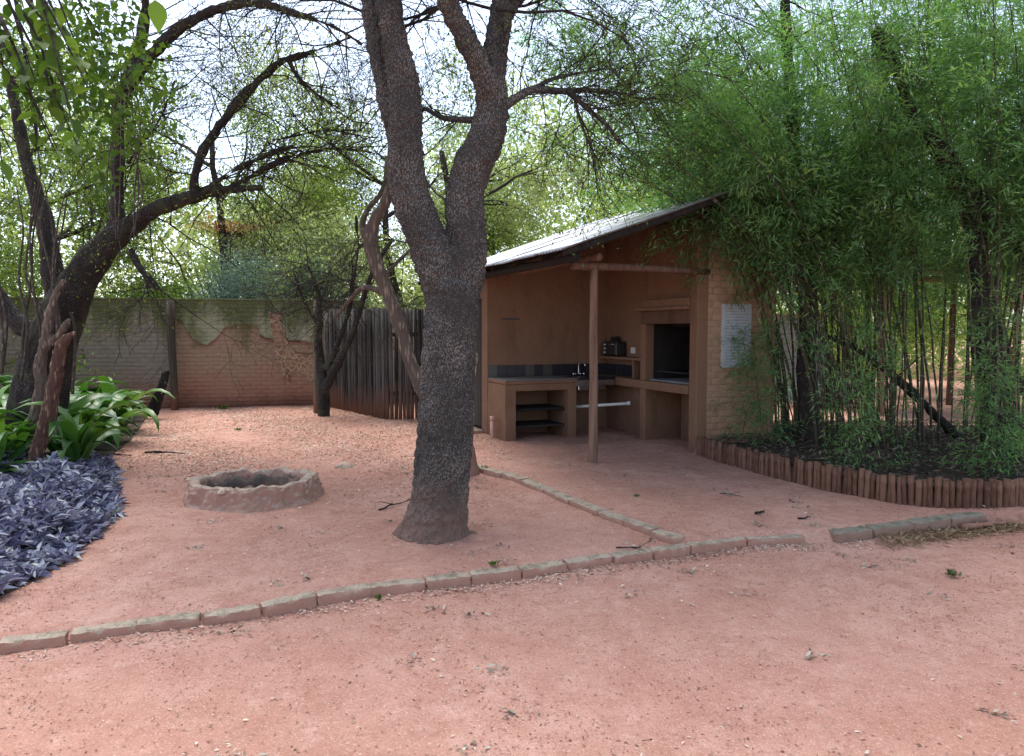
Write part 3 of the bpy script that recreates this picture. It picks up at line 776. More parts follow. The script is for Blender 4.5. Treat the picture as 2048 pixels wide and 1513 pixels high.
for i, (x0, x1, z) in enumerate(spots):
    yy = -.003 - random.uniform(0, .007)
    if i < 300:
        o = bpy.data.objects.new('brick', gb[i % 6]); C.objects.link(o); o.parent = gw
        o.location = (x0, yy, z); o.scale = ((x1 - x0) / .222, 1, 1); o.rotation_euler = (0, random.uniform(-.008, .008), 0)
    else:
        n0 = len(rest.verts); rest.from_mesh(gb[i % 6]); rest.verts.ensure_lookup_table()
        for v in rest.verts[n0:]: v.co = Vector((x0 + v.co.x * (x1 - x0) / .222, yy + v.co.y, z + v.co.z))
me = bpy.data.meshes.new('brickwork'); rest.to_mesh(me); rest.free()
o = link('brickwork', me, M['gwall'], gw, smooth=True); o['kind'] = 'stuff'
# painted giraffe
m_, n_, b_ = mat('giraffe_paint'); pv = pos(n_)
e = vor(n_, pv, 9, 'DISTANCE_TO_EDGE'); c = ramp(n_, e, [(.04, (.42, .32, .21)), (.09, (.22, .11, .075))])
c = mix(n_, ramp(n_, nz(n_, pv, 6, 4, .7), [(.4, 0), (.65, .85)]), c, (.30, .20, .13)); setc(n_, b_, c, .95, .1); bump(n_, b_, nz(n_, pos(n_, (1, 1, 6)), 9, 4, .7), .01, .8)
M['giraffe'] = m_
GP = [(538, 622), (546, 628), (562, 622), (561, 640), (569, 668), (578, 690), (590, 704), (606, 708), (630, 708), (632, 762), (618, 764), (612, 750), (596, 744), (582, 744), (580, 764), (576, 764), (573, 744), (568, 764), (564, 762), (564, 738), (553, 724), (549, 708), (552, 690), (546, 676), (543, 664), (541, 646)]
bm = bmesh.new(); vs = [bm.verts.new(on_wall(u, v) + wn * .019) for u, v in GP]; fc_ = bm.faces.new(vs)
ex = bmesh.ops.extrude_face_region(bm, geom=[fc_])
for v in [g for g in ex['geom'] if isinstance(g, bmesh.types.BMVert)]: v.co += wn * .002
bmesh.ops.triangulate(bm, faces=bm.faces)
me = bmm('painted_giraffe', bm); link('painted_giraffe', me, M['giraffe'], gw, world=True)
T = Tubes()
for pp in ([(520, 670), (532, 677), (545, 678)], [(560, 660), (566, 672), (578, 682), (600, 684)], [(590, 705), (608, 708), (630, 709)], [(572, 744), (578, 752), (578, 764)]):
    T.add([on_wall(u, v) + wn * .02 for u, v in pp], .010, 5)
link('painted_outline', T.mesh('outline'), m_simple('outline_paint', (.13, .06, .04), .9), gw, world=True)
# posts and leaning log against the wall
def wpost(u, v0, v1, wpx, y, label, name='wooden_post', m='wallpost', top=None, cat='post'):
    a = Q(u, v0, y); b = Q(top if top else u, v1, y); a.z = gzv(a.x, a.y) - .05
    t = pole(name, (0, 0, 0), b - a, wpx / 2 / FPX * y, M[m], None, n=8); t.location = a; tag(t, label, cat); return t
wpost(350, 822, 601, 15, 14.80, 'dark upright wooden post against the middle of the mossy brick wall', top=340)
wpost(632, 825, 600, 10, 14.0, 'thin weathered post at the left end of the pole fence')
# lower wall piece beyond
a = on_wall(756, 700); 
lw = thing('low_block_wall', 'pale lower block wall showing above the pole fence', 'wall', (a.x, a.y, 0), wang)
for r_ in range(10):
    for k in range(7):
        x0 = k * .42 - (r_ % 2) * .2; boxobj('block', max(0, x0) + .004, x0 + .41, 0, .18, r_ * .21, r_ * .21 + .203, M['paleblock'], lw, .006)
boxobj('mortar_core', .0, 2.9, .012, .17, 0, 2.10, M['kerb_mossy'], lw, .002)

# ------------------------------------------------------------------ pole fence
FC = Vector((-2.23, 13.1, 0)); FL = Vector((-3.80, 15.2, 0)); FR = Vector((-1.33, 13.3, 0))
pf = thing('pole_fence', 'tall dark fence of close upright poles left of the shelter', 'fence', FC)
pm = []
for k in range(7):
    m2 = pole_mesh(.032, 2.0, 7, .07); m2.name = 'fence_pole'; m2.materials.append(M['pole']); m2.shade_smooth(); pm.append(m2)
for A_, B_ in ((FL, FC), (FC, FR)):
    L = (B_ - A_).length; q = .03
    while q < L:
        p = A_.lerp(B_, q / L); o = bpy.data.objects.new('pole', random.choice(pm)); C.objects.link(o); o.parent = pf
        s_ = random.uniform(.85, 1.15)
        o.location = (p.x - FC.x, p.y - FC.y + random.uniform(-.012, .012), -.05 + gzv(p.x, p.y)); o.scale = (s_, s_, (2.0 + random.uniform(-.02, .03)) / 2)
        o.rotation_euler = (random.uniform(-.012, .012), random.uniform(-.014, .014), random.uniform(0, 6)); q += .0625 * s_ + .008
for zz in (.55, 1.6):
    for A_, B_ in ((FL, FC), (FC, FR)):
        nrm = Vector((-(B_ - A_).y, (B_ - A_).x, 0)).normalized() * .07
        pole('fence_rail', A_ - FC + nrm + Vector((0, 0, zz)), B_ - FC + nrm + Vector((0, 0, zz)), .04, M['pole'], pf)

# ------------------------------------------------------------------ branching
class Grow:
    def __init__(s, seed): s.r = random.Random(seed); s.lines = []; s.anch = []; s.dirs = []
    def go(s, p, d, L, r, lev, wob=.25, up=0.0, kids=5, spread=.9, shrink=.55, seg=.22, rmin=.0025):
        R_ = s.r; n = max(3, int(L / seg)); pts = [p.copy()]; d = d.normalized(); st = L / n; rad = [r]
        for k in range(n):
            d = (d + Vector((R_.gauss(0, wob), R_.gauss(0, wob), R_.gauss(0, wob) + up)) * .5).normalized()
            p = p + d * st; pts.append(p.copy()); rad.append(max(rmin, r * (1 - .75 * (k + 1) / n)))
        s.lines.append((pts, rad, lev))
        if lev == 0:
            for q in pts[1:]: s.anch.append(q); s.dirs.append(d)
            return
        for k in range(kids):
            i = R_.randint(max(1, n // 4), n); q = pts[i]; dd = (pts[i] - pts[i - 1]).normalized()
            side = Vector((R_.gauss(0, 1), R_.gauss(0, 1), R_.gauss(0, 1))); side = (side - dd * side.dot(dd)).normalized()
            nd = (dd + side * spread * R_.uniform(.6, 1.4)).normalized()
            s.go(q, nd, L * shrink * R_.uniform(.7, 1.25), max(rmin, rad[i] * .6), lev - 1, wob, up, kids, spread, shrink, seg * .8, rmin)
    def tubes(s, T):
        for pts, rad, lev in s.lines: T.add(pts, rad, 3 if lev < 2 else 5, False)

def twigs_part(name, g, matr, parent):
    T = Tubes(); g.tubes(T); o = link(name, T.mesh(name), matr, parent, world=True); o['kind'] = 'stuff'; return o
def foliage(name, g, per, size, matr, parent, jitter=.12, asp=.45, downw=-.2):
    A = np.array([tuple(a) for a in g.anch]); A = np.repeat(A, per, 0); n = len(A)
    A = A + rng.standard_normal(A.shape) * jitter
    d = rng.standard_normal((n, 3)) + (0, 0, downw); L = size * rng.uniform(.6, 1.4, n)
    return leaves(name, A, d, L, L * asp, matr, parent)

# ------------------------------------------------------------------ main tree
base = Q(868, 1085, 5.78); base.z = .03
mt = thing('forked_tree', 'large dark rough-barked tree forking above its leaning trunk in the middle', 'tree', base)
Y0 = 5.85
trunk = pxpath([(864, 1115, 186), (866, 1082, 160), (872, 1048, 132), (880, 1000, 112), (884, 930, 108), (889, 860, 108), (894, 780, 106), (898, 700, 104), (904, 620, 102), (903, 570, 104)], Y0)
limbL = pxpath([(904, 620, 86), (884, 555, 90), (862, 500, 84), (842, 450, 78), (822, 400, 74), (812, 340, 72), (812, 290, 66), (812, 220, 62), (806, 160, 58), (794, 100, 52), (782, 40, 47), (774, -20, 44), (765, -90, 40), (750, -200, 34)], Y0, Y0 - .1)
limbL2 = pxpath([(808, 330, 44), (798, 270, 50), (784, 210, 52), (772, 150, 50), (760, 90, 48), (750, 30, 46), (742, -30, 42), (728, -140, 34)], Y0 + .06, Y0 + .25)
limbR = pxpath([(904, 640, 80), (926, 560, 84), (934, 500, 80), (930, 440, 76), (928, 390, 74), (944, 335, 72), (968, 290, 70), (982, 240, 66), (984, 195, 62), (986, 140, 48), (994, 80, 44), (1002, 20, 42), (1012, -50, 38), (1030, -160, 30)], Y0, Y0 + .2)
limbR2 = pxpath([(980, 190, 46), (962, 140, 46), (940, 95, 42), (918, 55, 38), (898, 15, 36), (884, -40, 34), (860, -140, 28)], Y0 + .05, Y0 - .3)
limbR3 = pxpath([(1000, 60, 26), (1020, 15, 28), (1045, -20, 26), (1090, -80, 22)], Y0 + .2, Y0 + .4)
roots = [pxpath([(848 + k * 12, 1050, 50), (818 + k * 25, 1074, 38), (778 + k * 44, 1090 - abs(k - 2) * 3, 34)], Y0 - .05 + abs(k - 2) * .03) for k in range(5)]
organic('trunk', [trunk, limbL, limbL2, limbR, limbR2, limbR3] + roots, .013, .028, 5.5, M['bark'], mt, fine=38)
def branch_px(name, rows, y0, y1, matr, parent, sides=8):
    pts, rad = pxpath(rows, y0, y1, 5); T = Tubes(); T.add(pts, rad, sides, True, .05)
    return link(name, T.mesh(name), matr, parent, world=True, smooth=True), pts
b1 = [(1005, 215, 20), (1035, 195, 18), (1065, 180, 15), (1110, 182, 13), (1160, 181, 11), (1210, 183, 8), (1262, 190, 5)]
br = []
br += [branch_px('branch', b1, Y0 + .1, Y0 + .6, M['bark'], mt)[1]]
br += [branch_px('branch', [(1135, 183, 12), (1155, 200, 11), (1180, 222, 10), (1215, 252, 8), (1240, 290, 5)], Y0 + .35, Y0 + .5, M['bark'], mt)[1]]
br += [branch_px('branch', [(1150, 200, 7), (1160, 240, 6), (1175, 280, 5), (1188, 308, 3)], Y0 + .4, Y0 + .45, M['bark'], mt)[1]]
br += [branch_px('branch', [(960, 240, 15), (925, 240, 13), (885, 236, 10), (850, 218, 8), (825, 214, 6)], Y0 + .15, Y0 + .4, M['bark'], mt)[1]]
br += [branch_px('branch', [(1062, 182, 10), (1100, 160, 8), (1150, 148, 6), (1200, 140, 4)], Y0 + .3, Y0 + .8, M['bark'], mt)[1]]
branch_px('branch', [(905, 415, 6), (890, 400, 5), (870, 385, 4), (845, 350, 4)], Y0 + .1, Y0 + .7, M['bark'], mt)
g = Grow(11)
for pts in br:
    for k in range(3, len(pts), 3):
        dd = (pts[k] - pts[k - 1]).normalized()
        for _ in range(2): g.go(pts[k], dd + Vector((random.gauss(0, .8), random.gauss(0, .8), random.gauss(0, .7))), .55, .006, 2, .3, .02, 4)
for u, v in [(765, -90), (720, -140), (884, -60), (1012, -50), (1060, -60), (1030, -160), (860, -140), (990, 20), (900, 10), (790, 60)]:
    for _ in range(3): g.go(Q(u, v, Y0 + random.uniform(0, .4)), Vector((random.gauss(0, .9), random.uniform(-.5, 1.2), random.uniform(-.3, .9))), 1.3, .014, 2, .3, -.02, 6)
twigs_part('twigs', g, M['twig'], mt)
foliage('leaves', g, 1, .035, M['leaf_mid'], mt, .06, .4)

def shade_crown(parent, blobs, n, size, m):  # crown leaves kept out of view, there to cast shade
    P_ = []
    for (x, y, z, rx, ry, rz) in blobs:
        c = rng.standard_normal((9, 3)) * .5; P_.append((c[rng.integers(0, 9, n)] + rng.standard_normal((n, 3)) * .33) * (rx, ry, rz) + (x, y, z))
    P_ = np.concatenate(P_); P_ = P_[P_[:, 2] > np.maximum(5.2, 1.68 + .49 * P_[:, 1])]; L = size * rng.uniform(.6, 1.4, len(P_))
    leaves('crown', P_, rng.standard_normal(P_.shape), L, L * .5, m, parent)
shade_crown(mt, [(-1.2, 6.0, 7.6, 1.6, 1.5, .8), (.8, 6.8, 8.0, 1.6, 1.5, .8), (-.4, 9.0, 8.8, 1.7, 1.5, .9), (.6, 7.2, 6.6, 1.5, .9, .6), (2.2, 7.2, 6.5, 1.4, .9, .6), (-.8, 7.6, 6.8, 1.3, .9, .6)], 8500, .09, M['leaf_mid'])  # tree's unseen crown, with low blobs added to block sky light from the shelter
# stump and pale leaning branch behind the main trunk
bp = Q(942, 950, 8.3); bp.z = .03
t2 = thing('leaning_tree', 'thin pale half-dead tree leaning left behind the big trunk', 'tree', bp)
organic('trunk', [pxpath([(940, 965, 40), (938, 930, 34), (928, 880, 30), (900, 850, 28), (868, 815, 28), (845, 785, 27), (822, 725, 26), (805, 670, 26), (785, 610, 28), (765, 560, 30), (748, 515, 30), (740, 480, 28), (748, 445, 24), (768, 410, 22), (790, 360, 22), (800, 290, 20), (802, 200, 18)], 8.3, 8.8),
                  pxpath([(934, 900, 26), (940, 830, 20), (944, 770, 18), (950, 725, 15), (953, 706, 12)], 8.3, 8.2),
                  pxpath([(800, 655, 24), (808, 650, 22)], 8.5)], .016, .03, 6, M['palewood'], t2)
g = Grow(21)
for rows in ([(748, 500, 16), (725, 460, 13), (735, 420, 11), (760, 390, 10), (775, 350, 8)], [(775, 590, 14), (730, 575, 10), (700, 600, 8), (668, 640, 6)], [(760, 560, 9), (790, 530, 8), (820, 500, 6)]):
    pts = branch_px('branch', rows, 8.7, 9.2, M['palewood'], t2)[1]
    for k in range(4, len(pts), 4): g.go(pts[k], Vector((random.gauss(0, 1), random.gauss(0, .5), random.gauss(.2, .7))), .8, .008, 2, .35, 0, 4)
twigs_part('twigs', g, M['twig'], t2)

# small thorn tree by the pole fence
bp = Q(648, 832, 13.6); bp.z = .03
t3 = thing('thorn_tree', 'small dark bare thorn tree at the fence corner with crossing twisted stems', 'tree', bp)
organic('trunk', [pxpath([(648, 850, 26), (647, 800, 24), (642, 740, 22), (638, 680, 18), (640, 620, 14), (632, 570, 10), (615, 530, 8)], 13.6),
                  pxpath([(650, 780, 18), (672, 735, 15), (700, 680, 14), (720, 620, 12), (735, 570, 11), (758, 520, 10), (785, 480, 8)], 13.5, 13.0),
                  pxpath([(652, 740, 12), (675, 690, 11), (695, 630, 10), (705, 570, 8), (716, 500, 7), (712, 430, 6)], 13.5, 13.3),
                  pxpath([(640, 660, 10), (612, 610, 8), (596, 570, 6), (585, 540, 5)], 13.6)], .03, .04, 4, M['barkleft'], t3)
g = Grow(31)
for (u, v) in [(615, 530), (640, 600), (632, 570), (700, 600), (716, 500), (735, 570), (785, 480), (596, 570), (705, 560), (650, 620)]:
    for _ in range(4): g.go(Q(u, v, 13.4), Vector((random.gauss(0, 1), random.gauss(0, .7), random.gauss(.15, .7))), 1.1, .012, 2, .4, 0, 5)
twigs_part('twigs', g, M['twig'], t3)
foliage('leaves', g, 1, .03, M['leaf_grey'], t3, .06, .4)

# ------------------------------------------------------------------ left tree
bp = Q(90, 800, 9.6); bp.z = .03
t4 = thing('spreading_tree', 'big grey-brown multi-stemmed tree at left with long arching bare limbs', 'tree', bp)
YL = 9.4
limbs = [
 pxpath([(70, 880, 110), (85, 760, 100), (105, 680, 90), (130, 620, 84), (160, 560, 74), (200, 505, 66), (240, 470, 52), (290, 432, 44), (340, 408, 40), (390, 392, 34), (430, 382, 28), (480, 378, 18), (525, 376, 12)], YL, YL - .6),
 pxpath([(205, 500, 56), (234, 450, 38), (234, 400, 33), (234, 330, 31), (236, 270, 31), (240, 215, 33), (258, 160, 32), (275, 110, 26), (286, 60, 24), (292, 0, 22), (296, -80, 18)], YL - .2, YL - .5),
 pxpath([(262, 165, 30), (295, 120, 28), (335, 78, 26), (380, 45, 25), (430, 20, 24), (480, 8, 23), (530, 8, 21), (575, 22, 19), (625, 38, 15), (675, 58, 12), (725, 90, 8)], YL - .5, YL - 1.2),
 pxpath([(388, 398, 24), (390, 350, 20), (402, 310, 23), (430, 262, 22), (462, 222, 21), (495, 185, 20), (530, 150, 20), (565, 122, 18), (600, 112, 12), (650, 95, 10), (700, 75, 8)], YL - .6, YL - .2),
 pxpath([(120, 640, 50), (108, 560, 46), (100, 500, 44), (88, 440, 42), (70, 380, 36), (50, 310, 30), (35, 240, 26), (20, 150, 22)], YL, YL + .3),
 pxpath([(100, 680, 60), (30, 640, 40), (-20, 560, 36), (-60, 450, 30)], YL, YL),
 pxpath([(395, 395, 14), (440, 360, 13), (490, 330, 12), (540, 308, 11), (580, 295, 9), (600, 300, 6)], YL - .6, YL - .3),
 pxpath([(430, 382, 16), (490, 360, 12), (545, 330, 11), (590, 312, 9), (640, 302, 8), (700, 300, 7), (757, 308, 5)], YL - .6, YL),
 pxpath([(255, 330, 12), (280, 290, 11), (305, 262, 9), (330, 215, 8), (350, 160, 6)], YL - .3, YL),
 pxpath([(525, 310, 7), (535, 285, 7), (580, 275, 6), (640, 262, 6), (700, 262, 4), (760, 262, 3)], YL - .3, YL + .1),
 pxpath([(262, 500, 16), (275, 530, 18), (300, 560, 14), (318, 580, 8)], YL - .3, YL - .5),
 pxpath([(575, 118, 12), (600, 160, 9), (650, 200, 7), (690, 225, 5)], YL - .3, YL - .2),
 pxpath([(280, 480, 8), (250, 440, 5), (310, 436, 6), (355, 458, 4)], YL - .5, YL - .7),
]
limbs = [(p_, [q_ * (.78 + .22 * max(0, min(1, (q_ - .15) / .12))) for q_ in r_]) for p_, r_ in limbs]
organic('trunk', limbs, .017, .045, 4.5, M['barkleft'], t4)
g = Grow(41)
for pts, rad in limbs:
    for k in range(6, len(pts), 5):
        if rad[k] < .085:
            dd = (pts[k] - pts[k - 1]).normalized()
            for _ in range(2): g.go(pts[k], dd * .6 + Vector((random.gauss(0, .8), random.gauss(0, .6), random.gauss(.05, .8))), .95, .010, 2, .32, -.02, 5)
twigs_part('twigs', g, M['twig'], t4)
shade_crown(t4, [(-4.5, 8, 8.4, 1.7, 1.5, .9), (-6.6, 9.5, 8.8, 1.8, 1.6, 1), (-3.0, 9.6, 9.0, 1.6, 1.5, .9), (-5.4, 11.6, 9.6, 1.9, 1.6, 1), (-4.6, 13.2, 10.2, 2.2, 1.4, 1)], 8000, .09, M['leaf_mid'])  # left tree's unseen crown, filled out to shade the ground below
foliage('leaves', g, 1, .035, M['leaf_mid'], t4, .08, .4)
# hanging bare vines around the left trunk
vt = Tubes()
for k in range(10):
    u = random.uniform(-10, 150); u2 = u + random.gauss(0, 25)
    pts, rad = pxpath([(u, random.uniform(720, 790), 7), (u + random.gauss(0, 12), 650, 6), ((u + u2) / 2 + random.gauss(0, 14), 560, 5), (u2, random.uniform(440, 480), 4), (u2 + random.gauss(0, 20), random.uniform(330, 400), 1.6)], random.uniform(8.6, 9.2)); vt.add(pts, rad, 5)
for k in range(6):
    u = random.uniform(230, 270)
    pts, rad = pxpath([(u, 480, 3), (u + random.gauss(0, 10), 380, 3), (u + random.gauss(0, 12), 250, 3), (u + random.gauss(0, 10), 120, 2)], 8.6); vt.add(pts, rad, 4)
link('dead_vine', vt.mesh('dead_vine'), M['barklight'], t4, world=True)['kind'] = 'stuff'

def snag(name, label, rows, y, m, extra=(), vox=.011, cat='dead trunk', amp=.035):
    rows = [(a, b, c * .8) for a, b, c in rows]; extra = [[(a, b, c * .8) for a, b, c in e] for e in extra]
    a = Q(rows[0][0], rows[0][1], y); tt = organic(name, [pxpath(rows, y)] + [pxpath(e, y) for e in extra], vox, amp * .55, 7, m, None, fine=30)
    return tag(tt, label, cat)
snag('dead_stem', 'peeling orange-brown dead stem standing nearest in the leafy bed', [(58, 985, 28), (64, 950, 30), (75, 905, 34), (92, 850, 38), (104, 790, 34), (116, 730, 30), (124, 690, 28), (140, 672, 16), (150, 665, 8)], 7.6, M['deadwood'], [[(125, 700, 16), (122, 680, 10), (130, 676, 8)]])
snag('dead_stem', 'taller grey dead stem rising behind the peeling one', [(55, 900, 34), (72, 840, 34), (84, 780, 30), (80, 730, 26), (92, 680, 26), (100, 630, 24), (112, 590, 18), (128, 560, 12)], 8.3, M['palewood'], [[(100, 690, 16), (125, 660, 16), (140, 640, 10)]])
snag('leaning_log', 'short charred log leaning against the brick wall beside the post', [(303, 832, 30), (312, 805, 28), (322, 778, 24), (332, 748, 18), (335, 740, 12)], 13.6, M['rafter'], [], .02)

# ------------------------------------------------------------------ fire pit
pc = Vector((-2.50, 7.12, gzv(-2.5, 7.12)))
fp = thing('fire_pit', 'low broken plastered ring of a fire pit on the red soil', 'fire pit', pc)
NA = 240
p0_ = [(1.17, -.06), (1.10, .0), (1.055, .06), (1.03, .12), (1.01, .172), (.995, .19), (.92, .196), (.86, .192), (.835, .18), (.81, .12), (.80, .06), (.78, -.03)]
prof = []
for a_, b_2 in zip(p0_[:-1], p0_[1:]): prof += [(a_[0] + (b_2[0] - a_[0]) * q_, a_[1] + (b_2[1] - a_[1]) * q_) for q_ in (0, .34, .67)]
prof.append(p0_[-1])
v = []
for i in range(NA):
    a = 2 * math.pi * i / NA; ca, sa = math.cos(a), math.sin(a); w_ = 2 * math.pi / 7
    poly = .35 + .65 * math.cos(w_ / 2) / math.cos(((a + .5) % w_) - w_ / 2)
    chunk = noise.noise(Vector((ca * 3.5, sa * 3.5, 9))); 
    for j, (rr, zz) in enumerate(prof):
        P3 = Vector((ca * 5, sa * 5, zz * 10)); n1 = noise.noise(P3); n2 = noise.noise(P3 * 3); n3 = noise.noise(P3 * 7)
        k = rr * poly + n1 * .034 + n2 * .030 + n3 * .014
        hz = zz * (1 + .12 * chunk + .10 * max(0, ca)) + (.022 * n1 + .014 * n2 + .007 * n3 if zz > .03 else 0)
        v.append((ca * k * .62, sa * k * .54, hz))
K_ = len(prof); f = []
for i in range(NA):
    for j in range(K_ - 1):
        a = i * K_ + j; b = ((i + 1) % NA) * K_ + j; f.append((a, b, b + 1, a + 1))
link('ring', arrmesh('ring', v, f), M['pit'], fp, smooth=True)
v = []; f = []
for i in range(160):
    a = 2 * math.pi * i / 160; ca, sa = math.cos(a), math.sin(a); w_ = 2 * math.pi / 7
    poly = .35 + .65 * math.cos(w_ / 2) / math.cos(((a + .5) % w_) - w_ / 2); top_ = .125 + .06 * noise.noise(Vector((ca * 4, sa * 4, 2))) + .02 * noise.noise(Vector((ca * 12, sa * 12, 2)))
    for j in range(6):
        k = (.80 - .018 * (j < 5)) * poly - .01 + .03 * noise.noise(Vector((ca * 9, sa * 9, j * .7))); v.append((ca * k * .62, sa * k * .54, -.03 + (top_ + .03) * j / 5))
for i in range(160):
    for j in range(5): a = i * 6 + j; b = ((i + 1) % 160) * 6 + j; f.append((a, b, b + 1, a + 1))
me = arrmesh('soot_lining', v, f); o = link('soot_lining', me, M['pit_in'], fp, smooth=True); o.modifiers.new('t', 'SOLIDIFY').thickness = .03
v = [(0, 0, -.0)]; f = []
for i in range(40):
    a = 2 * math.pi * i / 40; v.append((math.cos(a) * .52, math.sin(a) * .44, .012 + .01 * math.sin(i)))
f = [(0, 1 + i, 1 + (i + 1) % 40) for i in range(40)]
link('ash_bed', arrmesh('ash_bed', v, f), M['ash'], fp)
def stone(r, seed, flat=.6):
    bm = bmesh.new(); bmesh.ops.create_icosphere(bm, subdivisions=3, radius=r)
    for q in bm.verts:
        q.co *= 1 + .35 * noise.noise(q.co * (1.4 / r) + Vector((seed, 0, 0))); q.co.z *= flat
    return bmm('stone', bm)
for k, (a, rr, zz, s_, m_) in enumerate([(112, .66, .01, .08, 'pit_in'), (72, .68, .01, .07, 'pit'), (140, .72, .03, .06, 'pit'), (-100, .98, .172, .05, 'palestone'), (176, 1.0, .165, .045, 'palestone')]):
    o = link('stone', stone(s_, k), M[m_], fp, smooth=True); a = R(a); o.location = (math.cos(a) * rr * .6, math.sin(a) * rr * .50, zz); o.rotation_euler = (0, 0, a)
    o.scale = (1.3, .8, 1)

for k in range(4):
    T = Tubes(); a = random.uniform(0, 6.28); c_ = Vector((random.uniform(-.2, .2), random.uniform(-.15, .15), .05)); d_2 = Vector((math.cos(a), math.sin(a) * .7, .08)) * random.uniform(.12, .22)
    T.add([c_ - d_2, c_, c_ + d_2], .016, 7, True, .1); link('charred_stick', T.mesh('charred_stick'), M['black'], fp)
# loose stones
for (u, v_, r_, lab, m_) in [(612, 822, .12, 'pale rock lying at the foot of the garden wall near the post', 'palestone'), (690, 936, .12, 'flat buried rock in the soil between fire pit and fence', 'pit'), (508, 806, .07, 'small pale rock against the base of the painted wall', 'palestone')]:
    p = G(u, v_); o = link('rock', stone(r_, u, .5), M[m_], smooth=True); o.location = p; tag(o, lab, 'rock')

# ------------------------------------------------------------------ broad leaved plants
def strap_leaf(L, Wd, arch, seed):
    rr = random.Random(seed); n = 9; v = []
    ang = R(rr.uniform(62, 80)); x = z = 0; tw = rr.uniform(-.3, .3)
    for k in range(n + 1):
        f_ = k / n; w = Wd * .5 * (math.sin(math.pi * min(1, f_ * .93 + .07)) ** .75) * (1 if f_ > .22 else .35 + f_ * 2.9)
        if k == n: w = .002
        c = math.cos(tw * f_); s_ = math.sin(tw * f_)
        fold = w * .28
        nxv, nzv = -math.sin(ang), math.cos(ang)
        v += [(x + nxv * fold, -w * c, z + nzv * fold + w * s_), (x, 0, z), (x + nxv * fold, w * c, z + nzv * fold - w * s_)]
        x += math.cos(ang) * L / n; z += math.sin(ang) * L / n; ang -= arch / n * (1 + f_)
    f = []
    for k in range(n):
        a = k * 3; f += [(a, a + 1, a + 4, a + 3), (a + 1, a + 2, a + 5, a + 4)]
    me = arrmesh('leaf', v, f, np.full(len(v), rr.random())); me.materials.append(M['strap']); me.shade_smooth(); return me
sleaf = [strap_leaf(random.uniform(.45, .66), random.uniform(.075, .115), random.uniform(1.1, 2.0), k) for k in range(10)]
CL = [((20, 935), .0), ((120, 900), 0), ((170, 880), 0), ((215, 865), 0), ((238, 845), 0), ((130, 850), 0), ((70, 850), 0), ((10, 860), 0), ((180, 835), 0), ((110, 815), 0), ((215, 822), 0), ((30, 815), 0), ((-60, 900), 0), ((-80, 850), 0), ((150, 930), 0), ((-30, 960), 0), ((60, 800), 0), ((165, 800), 0)]
where = ['at the front of the bed beside the purple plants', 'right of the peeling stem', 'in the middle of the leafy bed', 'near the right edge of the leafy bed', 'at the right tip of the bed reaching towards the log', 'in the second row behind the peeling stem', 'left of the grey stem in the second row', 'against the left edge of the picture', 'rearmost but one near the wall', 'tucked under the left tree', 'nearest the brick wall', 'in the back left corner of the bed', 'cut by the left edge in the middle row', 'cut by the left edge in the back row', 'lowest one right of the peeling stem above the purple leaves', 'low at the left picture edge above the purple leaves', 'at the foot of the left tree trunk', 'at the back in front of the wall shadow']
for i, (((u, v_), _), wh) in enumerate(zip(CL, where)):
    p = G(u, v_ + 25, .05); p.z = .03
    pl = thing('strap_leaf_plant', 'glossy green broad-leaved clump ' + wh, 'plant', p, 0, 'broad-leaved plants in the left bed')
    nl = random.randint(19, 26)
    for k in range(nl):
        o = bpy.data.objects.new('leaf', random.choice(sleaf)); C.objects.link(o); o.parent = pl
        az = 2 * math.pi * k / nl * 2.6 + random.uniform(-.4, .4); s_ = random.uniform(1.0, 1.85)
        o.location = (math.cos(az) * .03, math.sin(az) * .03, 0); o.rotation_euler = (random.uniform(-.2, .2), random.uniform(-.6, .3), az); o.scale = (s_, s_, s_ * 1.3)

# purple ground cover
poly = [G(u, v_) for u, v_ in [(-260, 1255), (-100, 1225), (0, 1198), (60, 1170), (130, 1130), (190, 1085), (232, 1040), (238, 1000), (228, 955), (215, 925), (120, 935), (0, 925), (-300, 925)]]
pp = np.array([(p.x, p.y) for p in poly])
def inpoly(x, y, P):
    c = np.zeros(len(x), bool); n = len(P)
    for i in range(n):
        x1, y1 = P[i]; x2, y2 = P[(i + 1) % n]
        k = ((y1 > y) != (y2 > y)) & (x < (x2 - x1) * (y - y1) / (y2 - y1 + 1e-12) + x1); c ^= k
    return c
n = 8200; x = rng.uniform(pp[:, 0].min(), pp[:, 0].max(), n) + 0; y = rng.uniform(pp[:, 1].min(), pp[:, 1].max(), n); k = inpoly(x, y, pp); x, y = x[k], y[k]
print('purple stems', len(x))
per = 9; X_ = np.repeat(x, per) + rng.standard_normal(len(x) * per) * .02; Y_ = np.repeat(y, per) + rng.standard_normal(len(x) * per) * .02
ed_ = np.full(len(X_), 9.0)
for i in range(1, len(pp) - 2):
    a_, b_2 = pp[i], pp[i + 1]; ab = b_2 - a_; tt_ = np.clip(((X_ - a_[0]) * ab[0] + (Y_ - a_[1]) * ab[1]) / (ab @ ab), 0, 1)
    ed_ = np.minimum(ed_, np.hypot(X_ - a_[0] - tt_ * ab[0], Y_ - a_[1] - tt_ * ab[1]))
mound = (.09 + .24 * sstep(0, .45, ed_)) * (.75 + .35 * np.sin(X_ * 6.3 + Y_ * 2) * np.cos(Y_ * 5 - X_) + .12 * np.sin(X_ * 17) * np.cos(Y_ * 15))
hz_ = rng.uniform(.1, 1, len(X_)); Z_ = .04 + mound * hz_
az = rng.uniform(0, 2 * math.pi, len(X_)); el = rng.uniform(-.1, 1.1, len(X_))
d_ = np.stack([np.cos(az) * np.cos(el), np.sin(az) * np.cos(el), np.sin(el)], 1); L = rng.uniform(.07, .15, len(X_))
o = leaves('purple_ground_cover', np.stack([X_, Y_, Z_], 1), d_, L, L * .27, M['purple'], droop=.25)
